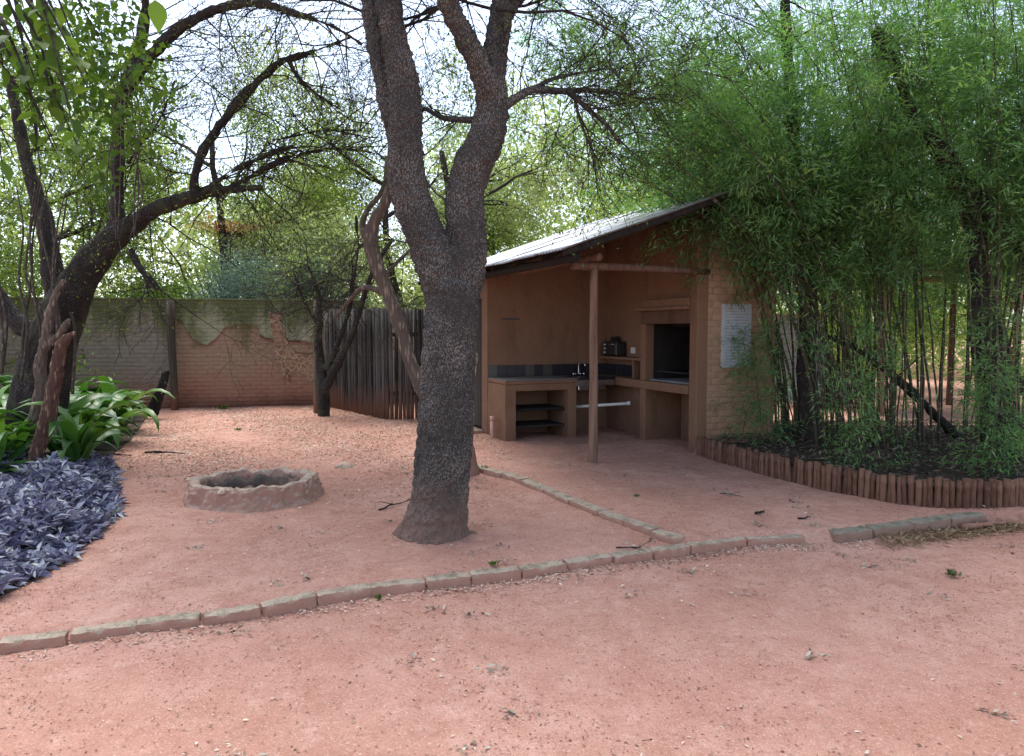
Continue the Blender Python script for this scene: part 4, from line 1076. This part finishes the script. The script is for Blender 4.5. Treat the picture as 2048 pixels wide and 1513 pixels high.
tag(o, 'mat of dusky purple lance-shaped leaves in the lower left', 'ground cover')
# dark soil under both beds
for nm, P_, lab in (('purple_bed_soil', poly, ''), ):
    bm = bmesh.new(); vs = [bm.verts.new((p.x, p.y, gzv(p.x, p.y) + .012)) for p in P_]; bmesh.ops.triangulate(bm, faces=[bm.faces.new(vs)])
    tag(link(nm, bmm(nm, bm), M['mulch']), kind='structure')
bedp = [G(u, v_) for u, v_ in [(-400, 925), (0, 928), (120, 936), (225, 915), (262, 885), (285, 850), (295, 832), (100, 815), (-300, 815)]]
bm = bmesh.new(); vs = [bm.verts.new((p.x, p.y, gzv(p.x, p.y) + .02)) for p in bedp]; bmesh.ops.triangulate(bm, faces=[bm.faces.new(vs)])
tag(link('leafy_bed_soil', bmm('leafy_bed_soil', bm), M['mulch']), kind='structure')

# ------------------------------------------------------------------ near overhanging leafy branch (top left)
NYL = 4.2
ob = thing('leafy_branch', 'near branch of oval green leaves hanging in at the upper left corner', 'branch', Q(-120, -150, NYL))
T = Tubes(); anchors = []
for k in range(34):
    u0 = random.uniform(-160, 60); v0 = random.uniform(-200, 60)
    u1 = u0 + random.uniform(40, 200) * (1 if k % 5 else .4); v1 = v0 + random.uniform(60, 380)
    u1 = min(u1, 205 if v1 < 150 else 175); y_ = NYL + random.uniform(-.3, 1.0)
    pts, rad = pxpath([(u0, v0, 7), ((u0 + u1) / 2, (v0 * .55 + v1 * .45), 5), (u1, v1, 2)], y_, y_ - .2, 7); T.add(pts, rad, 5)
    for q_ in range(3, len(pts)): anchors.append((pts[q_], (pts[q_] - pts[q_ - 1]).normalized()))
link('stems', T.mesh('stems'), M['twig'], ob, world=True)
def oval_leaf(seed):
    rr = random.Random(seed); n = 6; v = []; f = []
    for k in range(n + 1):
        f_ = k / n; w = .5 * math.sin(math.pi * (f_ ** .8)) * .62 + .004; zz = -.25 * f_ * f_
        v += [(f_, -w, zz + w * .22), (f_, 0, zz), (f_, w, zz + w * .22)]
    for k in range(n): a = k * 3; f += [(a, a + 1, a + 4, a + 3), (a + 1, a + 2, a + 5, a + 4)]
    me = arrmesh('leaf', v, f, np.full(len(v), rr.random())); me.materials.append(M['leaf_near']); me.shade_smooth(); return me
ol = [oval_leaf(k) for k in range(8)]
random.shuffle(anchors)
inv = Matrix.Translation(-ob.location)
for i, (p, dd) in enumerate(anchors[:290]):
    o = bpy.data.objects.new('leaf', random.choice(ol)); C.objects.link(o); o.parent = ob
    side = Vector((random.gauss(0, 1), random.gauss(0, 1), random.gauss(-.5, .6))); dr = (dd * .4 + side).normalized()
    o.location = p - ob.location; o.rotation_euler = dr.to_track_quat('X', 'Z').to_euler(); s_ = random.uniform(.07, .125); o.scale = (s_, s_, s_)
A = np.array([tuple(p) for p, _ in anchors]); A = np.repeat(A, 3, 0) + rng.standard_normal((len(A) * 3, 3)) * .08 + (0, .9, .1)
L = rng.uniform(.05, .09, len(A)); leaves('small_leaves', A, rng.standard_normal(A.shape) + (0, 0, -.4), L, L * .6, M['leaf_near'], ob)
p = Q(310, 0, 2.6); o = bpy.data.objects.new('hanging_leaf', ol[2]); C.objects.link(o); o.location = p; o.rotation_euler = Vector((.12, .1, -1)).to_track_quat('X', 'Y').to_euler(); o.scale = (.1, .1, .1)
tag(o, 'single large green leaf hanging down near the top left', 'leaf')

# ------------------------------------------------------------------ bamboo
def bamboo(idx, cx, cy, nc, label, hgt, lean, spreadr, dens=1.0, low=False, rr=(.009, .016)):
    z0 = gzv(cx, cy)
    t_ = thing('bamboo_clump', label, 'bamboo', (cx, cy, z0), 0, 'bamboo clumps in the log-edged bed')
    A = []; D = []; tw = Tubes(); r_ = random.Random(idx * 17 + 3)
    for k in range(nc):
        a = r_.uniform(0, 2 * math.pi); q = r_.uniform(.05, spreadr); bx, by = cx + math.cos(a) * q, cy + math.sin(a) * q * .8
        if by < np.interp(bx, lgx, lgy) + .15: by = np.interp(bx, lgx, lgy) + .15 + r_.random() * .2
        H = hgt * r_.uniform(.65, 1.1); ln = Vector((lean[0] + r_.gauss(0, .22), lean[1] + r_.gauss(0, .22), 0))
        pts = []; n = 14; b0 = Vector((bx, by, gzv(bx, by) - .05))
        for j in range(n + 1):
            f_ = j / n; bend = f_ ** 2.3
            pts.append(b0 + Vector((ln.x * (f_ * .25 + bend * .9) * H * .5, ln.y * (f_ * .25 + bend * .9) * H * .5, H * (f_ - .16 * bend * ln.length))) + Vector((r_.gauss(0, .01), r_.gauss(0, .01), 0)))
        r0 = r_.uniform(*rr); T = Tubes(); T.add(pts, [r0 * (1 - .72 * j / n) for j in range(n + 1)], 6, False)
        link('culm', T.mesh('culm'), M['culm'], t_, world=True, smooth=True)
        st = 4 if not low else 2
        if not low and k % 3 == 2: continue            # bare young culms
        for j in range(st, n + 1):
            f_ = j / n
            hz_ = pts[j].z
            nb_ = (8 if hz_ > 2.9 else 4 if hz_ > 2.4 else (1 if r_.random() < .4 else 0) if hz_ > 1.3 else (1 if r_.random() < .12 else 0)) if not low else 2
            if hz_ > 6.2: nb_ = 4
            for _ in range(nb_):
                base_ = pts[j].lerp(pts[j - 1], r_.random())
                dr = Vector((r_.gauss(0, 1), r_.gauss(0, 1), r_.gauss(.2, .5))).normalized()
                Lb = r_.uniform(.35, 1.05) * (1.1 - .3 * f_) * (.45 if low else 1); seg_ = 5; p = base_.copy(); ps = [p.copy()]; dd = dr.copy()
                for s2 in range(seg_):
                    dd = (dd + Vector((0, 0, -.07))).normalized(); p = p + dd * Lb / seg_; ps.append(p.copy())
                    if s2 > 1: A.append(tuple(p)); D.append(tuple(dd))
                tw.add(ps, [.0028, .0024, .002, .0017, .0014, .001], 3, False)
    o = link('side_twigs', tw.mesh('side_twigs'), M['culm'], t_, world=True); o['kind'] = 'stuff'
    A = np.array(A); D = np.array(D); per = max(1, int(round(12 * dens)))
    A2 = np.repeat(A, per, 0) + rng.standard_normal((len(A) * per, 3)) * .055
    D2 = np.repeat(D, per, 0) + rng.standard_normal((len(A) * per, 3)) * .62 + (0, 0, -.08)
    L = rng.uniform(.06, .125, len(A2)) * (.8 if low else 1); spray = np.repeat(rng.random(len(A)), per)
    rv = np.clip(spray * .8 + rng.random(len(A2)) * .2, 0, 1)
    leaves('foliage', A2, D2, L, L * rng.uniform(.13, .19, len(A2)), M['bamboo_leaf'], t_, rv=rv, fold=.15, droop=.06)
    return len(A2)
tot = 0
CLUMPS = [
 (3.75, 10.0, 18, 'green bamboo clump nearest the brick end wall arching over the tin roof', 5.6, (-.75, -.15), .35),
 (4.1, 8.9, 20, 'bamboo clump behind the middle of the log edging leaning left', 5.8, (-1.0, -.05), .4),
 (4.7, 8.9, 20, 'bamboo clump left of the crooked dark trunk', 6.2, (-.42, -.10), .45),
 (5.3, 8.0, 18, 'bamboo clump in front of the crooked dark trunk near the picture edge', 5.6, (.0, -.10), .45),
 (4.5, 10.4, 20, 'tall dark bamboo clump rising behind the others', 7.0, (-.25, .1), .5),
 (6.0, 9.6, 18, 'bamboo clump at the far right edge behind the crooked trunk', 6.6, (.1, 0), .5),
 (6.3, 8.2, 14, 'leaning bamboo clump cut by the right edge of the picture', 6.4, (-.25, -.1), .4),
 (5.4, 11.2, 16, 'tall bamboo clump behind the crooked trunk', 7.2, (-.1, 0), .5),
 (3.9, 11.8, 16, 'tall bamboo clump at the back corner of the shelter', 7.8, (-.35, .1), .4),
]
for i, c_ in enumerate(CLUMPS): tot += bamboo(i, *c_[:2], c_[2], c_[3], c_[4], c_[5], c_[6], .9)
print('bamboo leaves', tot)
for i, (u, v_, n_c, lab) in enumerate([(1530, 905, 4, 'low young bamboo with reddish thin leaves in front of the notice board wall'), (1740, 960, 3, 'low leafy bamboo shoots just behind the log edging'), (1990, 975, 4, 'low leafy bamboo shoots at the right end of the log edging')]):
    p = G(u, v_, .15); bamboo(20 + i, p.x, p.y, n_c, lab, 1.5, (-.2, -.1), .3, .7, True, (.003, .006))
# straight thin pale culms standing in front
# bed: mulch and dry leaves
bedq = [(p.x, p.y + .05) for p in LOGS] + [(11, 9), (9, 12.5), (5, 12.5), (2.9, 11.2)]
n = 26000; bq = np.array(bedq); x = rng.uniform(bq[:, 0].min(), bq[:, 0].max(), n); y = rng.uniform(bq[:, 1].min(), bq[:, 1].max(), n); k = inpoly(x, y, bq); x, y = x[k], y[k]
k = ~(((x - KX) * math.cos(ANG) + (y - KY) * math.sin(ANG) < 1.3) & ((x - KX) * math.sin(ANG) - (y - KY) * math.cos(ANG) < 2.65)); x, y = x[k], y[k]
zz = gz(x, y) + .01 + rng.random(len(x)) * .05; L = rng.uniform(.03, .1, len(x)); az = rng.uniform(0, 6.28, len(x))
o = leaves('bed_leaf_litter', np.stack([x, y, zz], 1), np.stack([np.cos(az), np.sin(az), rng.normal(0, .25, len(x))], 1), L, L * .25, m_leaf('dark_litter', [(.05, (.04, .03, .024)), (.6, (.12, .085, .06)), (.95, (.28, .22, .16)), (1, (.4, .33, .25))], .1, .8, .2, (1, 1, 1)))
tag(o, 'dark fallen leaves and mulch covering the bamboo bed', 'leaf litter')
bm = bmesh.new(); 
xs_ = np.linspace(lgx[0] + .05, 9, 40)
rows_ = [[bm.verts.new((x, np.interp(x, lgx, lgy) + .05 + (11.8 - np.interp(x, lgx, lgy)) * j / 12, gzv(x, np.interp(x, lgx, lgy) + .2 + (11.8 - np.interp(x, lgx, lgy)) * j / 12) + .012)) for x in xs_] for j in range(13)]
for j in range(12):
    for i in range(39): bm.faces.new((rows_[j][i], rows_[j][i + 1], rows_[j + 1][i + 1], rows_[j + 1][i]))
def in_sh(p): 
    dx, dy = p.x - KX, p.y - KY; return dx * math.cos(ANG) + dy * math.sin(ANG) < 1.2 and dx * math.sin(ANG) - dy * math.cos(ANG) < 2.62
bmesh.ops.delete(bm, geom=[f_ for f_ in bm.faces if any(in_sh(v_.co) for v_ in f_.verts)], context='FACES')
tag(link('bamboo_bed_soil', bmm('bamboo_bed_soil', bm), M['mulch'], smooth=True), kind='structure')

# right-hand crooked tree
YR = 8.1
bp = Q(2000, 900, YR); bp.z = .2
t5 = thing('crooked_tree', 'dark crooked tree among the bamboo at right with limb rising to upper left', 'tree', bp)
limbs = [pxpath([(2020, 1010, 90), (2010, 960, 90), (2000, 880, 84), (1990, 780, 88), (1975, 680, 78), (1965, 600, 56), (1958, 520, 50), (1950, 450, 50), (1935, 390, 50)], YR),
         pxpath([(2110, 560, 44), (2060, 510, 46), (2000, 450, 52), (1950, 400, 56), (1912, 360, 54), (1885, 310, 48), (1852, 265, 42), (1825, 235, 34), (1812, 200, 36), (1800, 150, 38), (1780, 110, 33), (1760, 80, 30), (1750, 58, 26)], YR),
         pxpath([(1930, 890, 24), (1900, 860, 24), (1830, 790, 20), (1770, 740, 18), (1700, 690, 14), (1640, 670, 10)], YR + 1.6)]
limbs = [(p_, [q_ * .74 for q_ in r_]) for p_, r_ in limbs]
organic('trunk', limbs, .02, .05, 5, M['barkleft'], t5)
p = Q(1622, 890, 9.6); t6 = thing('bamboo_bed_tree', 'straight grey trunk standing among bamboo right of the notice board', 'tree', (p.x, p.y, .1))
organic('trunk', [pxpath([(1622, 910, 46), (1618, 820, 38), (1612, 720, 36), (1618, 620, 34), (1612, 520, 32), (1600, 400, 28), (1585, 250, 24), (1570, 0, 20)], 9.6)], .02, .03, 5, M['barkbg'], t6)
g = Grow(61)
for u, v_ in [(1570, 0), (1585, 200), (1600, 350), (1575, 80)]:
    for _ in range(3): g.go(Q(u, v_, 9.6), Vector((random.gauss(0, 1), random.gauss(0, .6), random.gauss(.2, .5))), 1.4, .014, 2, .3, 0, 5)
twigs_part('twigs', g, M['twig'], t6); foliage('leaves', g, 2, .05, M['leaf_mid'], t6, .1, .4)

# structure behind the bamboo
a = Q(1700, 700, 15.5)
gwl = thing('grey_boundary_wall', 'grey rendered wall glimpsed through the bamboo at right', 'wall', (3.2, 16.6, 0), R(-3))
boxobj('render', 0, 3.7, 0, .2, -.1, 1.98, M['greywall'], gwl, .01); boxobj('coping', -.03, 3.73, -.03, .23, 1.982, 2.03, M['kerb'], gwl, .006)
sh2 = thing('pole_pavilion', 'distant open pavilion of red poles seen through the bamboo', 'pavilion', (6.3, 14, 0))
for x, y in ((6.75, 13.6), (9.2, 13.6), (9.2, 15.6), (7.0, 15.6)): pole('post', (x - 6.3, y - 14, -.05), (x - 6.3, y - 14, 2.7), .07, M['post'], sh2, .06)
pole('beam', (6.0 - 6.3, -.4, 2.75), (3.6, -.4, 2.72), .07, M['post'], sh2); pole('beam', (.3, 1.6, 2.75), (3.4, 1.6, 2.72), .07, M['post'], sh2)
boxobj('roof', -.6, 4.2, -.9, 2.2, 2.86, 2.93, M['rafter'], sh2, .01)

# ------------------------------------------------------------------ background vegetation
def bgtree(idx, x, y, h, cr, label, leafm, size, per, density=6, bare=.0, trunkr=.14, kids=5, levels=3, low=.35, group='trees beyond the walls', asp=.5):
    t_ = thing('background_tree', label, 'tree', (x, y, 0), 0, group); g = Grow(1000 + idx); r_ = g.r
    pts = []; p = Vector((x, y, -.1)); d = Vector((r_.gauss(0, .12), r_.gauss(0, .12), 1)); n = 8
    for k in range(n + 1):
        pts.append(p.copy()); d = (d + Vector((r_.gauss(0, .16), r_.gauss(0, .16), .15))).normalized(); p = p + d * h * .72 / n
    T = Tubes(); T.add(pts, [trunkr * (1 - .07 * k) for k in range(n + 1)], 9, True, .06)
    link('trunk', T.mesh('trunk'), M['barkbg'], t_, world=True, smooth=True)
    for k in range(density):
        f_ = low + (1 - low) * (k + r_.random()) / density; i = min(n, int(f_ * n)); a = r_.uniform(0, 6.28)
        g.go(pts[i], Vector((math.cos(a), math.sin(a), r_.uniform(.0, .9))), cr * r_.uniform(.75, 1.2), trunkr * .42, levels, .28, .0, kids, .95, .58, cr * .11, .004)
    twigs_part('branches', g, M['barkbg'], t_)
    if per: foliage('crown', g, per, size, leafm, t_, size * 2.0, asp)
    return len(g.anch)
na = 0
BG = [
 (-10.5, 17.5, 8.5, 2.6, 'leafy bright tree beyond the wall at the left edge', 'leaf_mid', .075, 9),
 (-7.8, 19.5, 9.5, 2.8, 'tall sparse grey-green tree beyond the wall behind the arching limb', 'leaf_bright', .088, 10),
 (-5.2, 21.0, 8.0, 2.7, 'pale green airy tree beyond the painted wall', 'leaf_pale', .088, 10),
 (-2.6, 20.0, 9.0, 2.6, 'airy grey-green tree beyond the pole fence', 'leaf_pale', .088, 10),
 (-.2, 18.0, 8.5, 2.6, 'twiggy tree behind the shelter left of the roof', 'leaf_pale', .085, 9),
 (2.4, 19.5, 7.5, 2.9, 'bright yellow-green tree behind the tin roof', 'leaf_bright', .09, 9),
 (5.0, 21.0, 8.5, 3.0, 'bright yellow-green tree behind the roof ridge', 'leaf_bright', .09, 9),
 (8.5, 20.0, 9.0, 3.0, 'mid green tree far behind the bamboo', 'leaf_mid', .075, 9),
 (12.5, 18.0, 9.0, 3.0, 'broad green tree far behind the bamboo at the right edge', 'leaf_bright', .09, 9),
 (-13.5, 15.0, 8.0, 2.6, 'dense green tree beyond the left end of the wall', 'leaf_mid', .075, 9),
]
for i, b_ in enumerate(BG): na += bgtree(i, b_[0], b_[1], b_[2], b_[3], b_[4], M[b_[5]], b_[6], b_[7])
print('bg anchors', na)
# overhead near trees: thin twigs against the sky
# bushes beyond the wall
def bush(x, y, z, rx, rz, n, size, m, label, asp=.4, name='bush', cat='bush'):
    t_ = thing(name, label, cat, (x, y, 0)); 
    a = unit(rng.standard_normal((n, 3))) * (rng.random((n, 1)) ** .4) * (1 + .25 * rng.standard_normal((n, 1)))
    cl = rng.standard_normal((14, 3)) * .45
    a = a * .6 + cl[rng.integers(0, 14, n)]
    P_ = a * (rx, rx * .7, rz) + (x, y, z); P_[:, 2] = np.abs(P_[:, 2])
    T = Tubes(); r_ = random.Random(int(x * 100))
    for k in range(14):
        e = Vector((x + r_.gauss(0, rx * .5), y + r_.gauss(0, rx * .4), z + r_.gauss(rz * .3, rz * .3))); b0 = Vector((x + r_.gauss(0, .1), y + r_.gauss(0, .1), -.05)); T.add([b0, b0.lerp(e, .5) + Vector((r_.gauss(0, .1), 0, .1)), e], [.03, .02, .008], 5)
    link('stems', T.mesh('stems'), M['barkbg'], t_, world=True)
    L = size * rng.uniform(.6, 1.4, n); leaves('foliage', P_, rng.standard_normal((n, 3)) + (0, 0, .2), L, L * asp, m, t_)
bush(-6.3, 17.2, 2.6, 1.3, .95, 15000, .09, M['leaf_blue'], 'blue-grey feathery bush showing above the wall left of the giraffe', .16)
bush(-4.6, 17.4, 2.4, 1.0, .8, 9000, .09, M['leaf_blue'], 'second blue-grey bush above the giraffe end of the wall', .16)
bush(-8.4, 17.2, 2.2, 1.4, .9, 9000, .09, M['leaf_mid'], 'green bush above the wall behind the left tree')
bush(-11.0, 16.2, 1.9, 1.6, 1.2, 9000, .09, M['leaf_mid'], 'dark green bush at the left end of the wall')
bush(-7.0, 19.5, 3.0, 1.2, .6, 5000, .08, M['leaf_bright'], 'yellow-green bush far beyond the painted wall')
bush(-7.2, 19.3, 4.3, .95, .2, 1000, .08, M['leaf_orange'], 'orange blossoming treetop beyond the garden wall')
bush(-1.8, 17.5, 1.9, 1.3, .9, 7000, .08, M['leaf_grey'], 'pale green bush beyond the pole fence')
bush(.8, 17.0, 2.4, 1.5, 1.2, 9000, .08, M['leaf_bright'], 'bright bush close behind the tin roof')
bush(6.2, 15.0, .35, .8, .3, 3500, .10, M['leaf_blue'], 'low blue-green plants beside the grey wall behind the bamboo', .2)
bush(8.2, 17.5, 1.6, 1.8, 1.3, 9000, .09, M['leaf_bright'], 'sunlit bush beyond the distant pavilion')
bush(12.0, 14.0, 1.6, 1.9, 1.5, 9000, .09, M['leaf_mid'], 'green bush beyond the right end of the bamboo bed')
# far wood
n = 105000
ths = rng.uniform(R(-52), R(52), n); dist = rng.uniform(27, 40, n)
hmax = 8.0 + 2.4 * np.sin(ths * 9) + 1.8 * np.sin(ths * 23 + 1) 
zz = rng.random(n) * np.clip(hmax, 3, 12)
P_ = np.stack([np.sin(ths) * dist, np.cos(ths) * dist, zz], 1)
L = rng.uniform(.15, .30, n)
tag(leaves('far_wood', P_, rng.standard_normal((n, 3)), L, L * .6, M['leaf_pale']), 'pale green wood filling the distance beyond the walls', 'wood')
# banana-like leaf over the wall
for k, (u, v_, az_) in enumerate([(460, 600, 0), (478, 592, 20)]):
    p = on_wall(u, v_) - wn * .5; 
bl = thing('broad_leaf_plant', 'single bright broad leaf poking over the garden wall', 'plant', on_wall(486, 640) - wn * .5)
for k, az_ in enumerate((170, 150, 10)):
    o = bpy.data.objects.new('leaf', sleaf[k]); C.objects.link(o); o.parent = bl; o.location = (0, 0, 0); o.rotation_euler = (0, .1, R(az_)); o.scale = (1.3, 2, 1)
bl.location.z = 2.0

# ------------------------------------------------------------------ litter on the ground
def scatter(name, n, xr, yr, dens, Lr, asp, matr, label, lift=.004, tilt=.25, cat='leaf litter'):
    x = rng.uniform(*xr, n); y = rng.uniform(*yr, n); k = rng.random(n) < dens(x, y); x, y = x[k], y[k]
    # keep out of the shelter blocks and beds
    z = gz(x, y) + lift + rng.random(len(x)) * lift; L = rng.uniform(*Lr, len(x)) ; az = rng.uniform(0, 6.28, len(x))
    d = np.stack([np.cos(az), np.sin(az), rng.normal(0, tilt, len(x))], 1)
    o = leaves(name, np.stack([x, y, z], 1), d, L, L * rng.uniform(*asp, len(x)), matr, up=rng.standard_normal((len(x), 3)) * .25 + (0, 0, 1), fold=.2)
    print(name, len(x)); return tag(o, label, cat)
def nf(x, y, s, o=0): return .5 + .25 * (np.sin(x * s + o) * np.cos(y * s * 1.3 - o) + np.sin(x * s * 2.7 + y * s * 1.9 + o * 2))
def d_back(x, y):
    far = sstep(6.2, 9.5, y) * (1 - sstep(-1.2, .2, x - (12 - y) * .1)); 
    return np.clip(far * nf(x, y, 1.1) * 1.3, 0, 1)
scatter('back_leaf_litter', 95000, (-6.5, .8), (6, 15.5), d_back, (.016, .042), (.3, .6), M['litter'], 'pale fallen leaves strewn thickly near the garden wall and pole fence')
def d_kerb(x, y):
    k = np.interp(x, mx, my); q = y - k
    return np.clip(np.exp(-((q + .12) / .07) ** 2) * nf(x, y, 2.3, 1) * 1.6, 0, 1) * sstep(-3.2, 0.2, x) + .25 * np.exp(-((q + .12) / .07) ** 2)
scatter('kerb_leaf_litter', 150000, (-4, 5), (3, 7), d_kerb, (.012, .035), (.25, .5), M['litter'], 'pale fallen leaves gathered along the foot of the front kerb')
scatter('scattered_leaf_litter', 16000, (-5, 5), (1.8, 12), lambda x, y: .15 + .5 * (nf(x, y, 1.7, 2) > .72), (.010, .035), (.3, .55), M['litter'], 'pale dry leaf bits scattered over the red soil')
scatter('dark_leaf_crumbs', 190000, (-5, 5.5), (1.8, 11), lambda x, y: np.clip(.2 + .7 * (nf(x, y, 2.1, 4) * nf(x, y, .8, 1) * 2.2) ** 2, .05, .6), (.005, .023), (.14, .42), M['crumb'], 'dark crumbs of soil and leaf bits over the foreground', .002)
def d_right(x, y):
    k = np.interp(x, mx, my); q = y - k
    return np.clip(np.exp(-((q + .18) / .12) ** 2), 0, 1) * (x > 2.9)
scatter('bamboo_leaf_litter', 30000, (2.7, 6), (5, 7.2), d_right, (.04, .10), (.1, .2), M['bamboo_dry'], 'straw-coloured dry bamboo leaves piled by the right kerb', .01, .35)
cx_ = rng.uniform(-4.5, 5, 120); cy_ = 1.9 + 7 * rng.random(120) ** 1.3
per = 16; x = np.repeat(cx_, per) + rng.standard_normal(120 * per) * .05; y = np.repeat(cy_, per) + rng.standard_normal(120 * per) * .03
az = rng.uniform(0, 6.28, len(x)); L = rng.uniform(.012, .05, len(x))
tag(leaves('leaf_clusters', np.stack([x, y, gz(x, y) + .004 + rng.random(len(x)) * .012], 1), np.stack([np.cos(az), np.sin(az), rng.normal(.1, .3, len(x))], 1), L, L * .38, m_leaf('grey_litter_leaf', [(.05, (.10, .06, .045)), (.4, (.24, .20, .15)), (.7, (.38, .36, .29)), (1, (.66, .58, .45))], .1, .8, .2, (1, 1, 1))), 'small curled grey-brown leaf clusters dotted over the foreground soil', 'leaf litter')
# fallen twigs
def gtwig(u, v_, L, az, label, r=.006, kids=2, m='twig'):
    p = G(u, v_, .06); g = Grow(int(u + v_)); p.z = gzv(p.x, p.y) + r
    pts = [Vector((0, 0, 0))]; d = Vector((math.cos(az), math.sin(az), 0))
    T = Tubes(); q_ = Vector((0, 0, 0)); rd = [r]
    for k in range(6):
        d = (d + Vector((random.gauss(0, .2), random.gauss(0, .2), 0))).normalized(); q_ = q_ + d * L / 6; q_.z = abs(random.gauss(.0, .006)); pts.append(q_.copy()); rd.append(r * (1 - .12 * k))
    T.add(pts, rd, 6)
    for k in range(kids):
        i = random.randint(1, 5); T.add([pts[i], pts[i] + Vector((random.gauss(0, .08), random.gauss(0, .08), .02))], [r * .6, r * .3], 4)
    o = link('fallen_twig', T.mesh('fallen_twig'), M[m]); o.location = p; tag(o, label, 'twig')
gtwig(758, 1020, .45, .9, 'forked dry twig lying left of the big trunk base', .008, 4)
gtwig(290, 908, .6, .05, 'long dark stick on the ground right of the leafy bed', .014, 1)
gtwig(1232, 1098, .2, -.2, 'short dark twig resting behind the front kerb junction')
gtwig(1510, 1038, .14, .3, 'curved brown pod lying in front of the log edging', .012, 0)
gtwig(1595, 1045, .14, -.3, 'small dark twig near the gap in the kerb', .009, 0)
gtwig(1440, 996, .25, -.1, 'pale thin stick on the soil before the log edging', .005, 1)
gtwig(1925, 1046, .5, .25, 'thick pale root lying beside the end of the right kerb', .03, 2, 'palewood')
gtwig(225, 912, .35, -.4, 'short brown stick poking from the leafy bed edge', .01, 2)
# small green weeds
def weed(u, v_, s_, label, m='leaf_near'):
    p = G(u, v_, .06); p.z = gzv(p.x, p.y); n = 26; az = rng.uniform(0, 6.28, n); el = rng.uniform(.1, 1.2, n)
    o = leaves('weed', rng.standard_normal((n, 3)) * s_ * .3 * (1, 1, .2) + (0, 0, .01), np.stack([np.cos(az) * np.cos(el), np.sin(az) * np.cos(el), np.sin(el)], 1), s_, s_ * .4, M[m], kind=None, world=False)
    o.location = p; tag(o, label, 'weed')
weed(988, 1132, .04, 'tiny green sprout on the soil just behind the front kerb')
weed(757, 1183, .03, 'tiny green leaf tuft on top of the front kerb')
weed(970, 945, .07, 'dark green weed beside the stump behind the big trunk')
weed(449, 822, .10, 'small green weed at the foot of the painted wall')
weed(1273, 1008, .03, 'tiny grey-green sprout inside the diagonal kerb', 'leaf_grey')
weed(1905, 1136, .05, 'small grey-green tuft on the soil at far right', 'leaf_grey')
weed(477, 862, .05, 'tiny green seedling in the litter behind the fire pit')
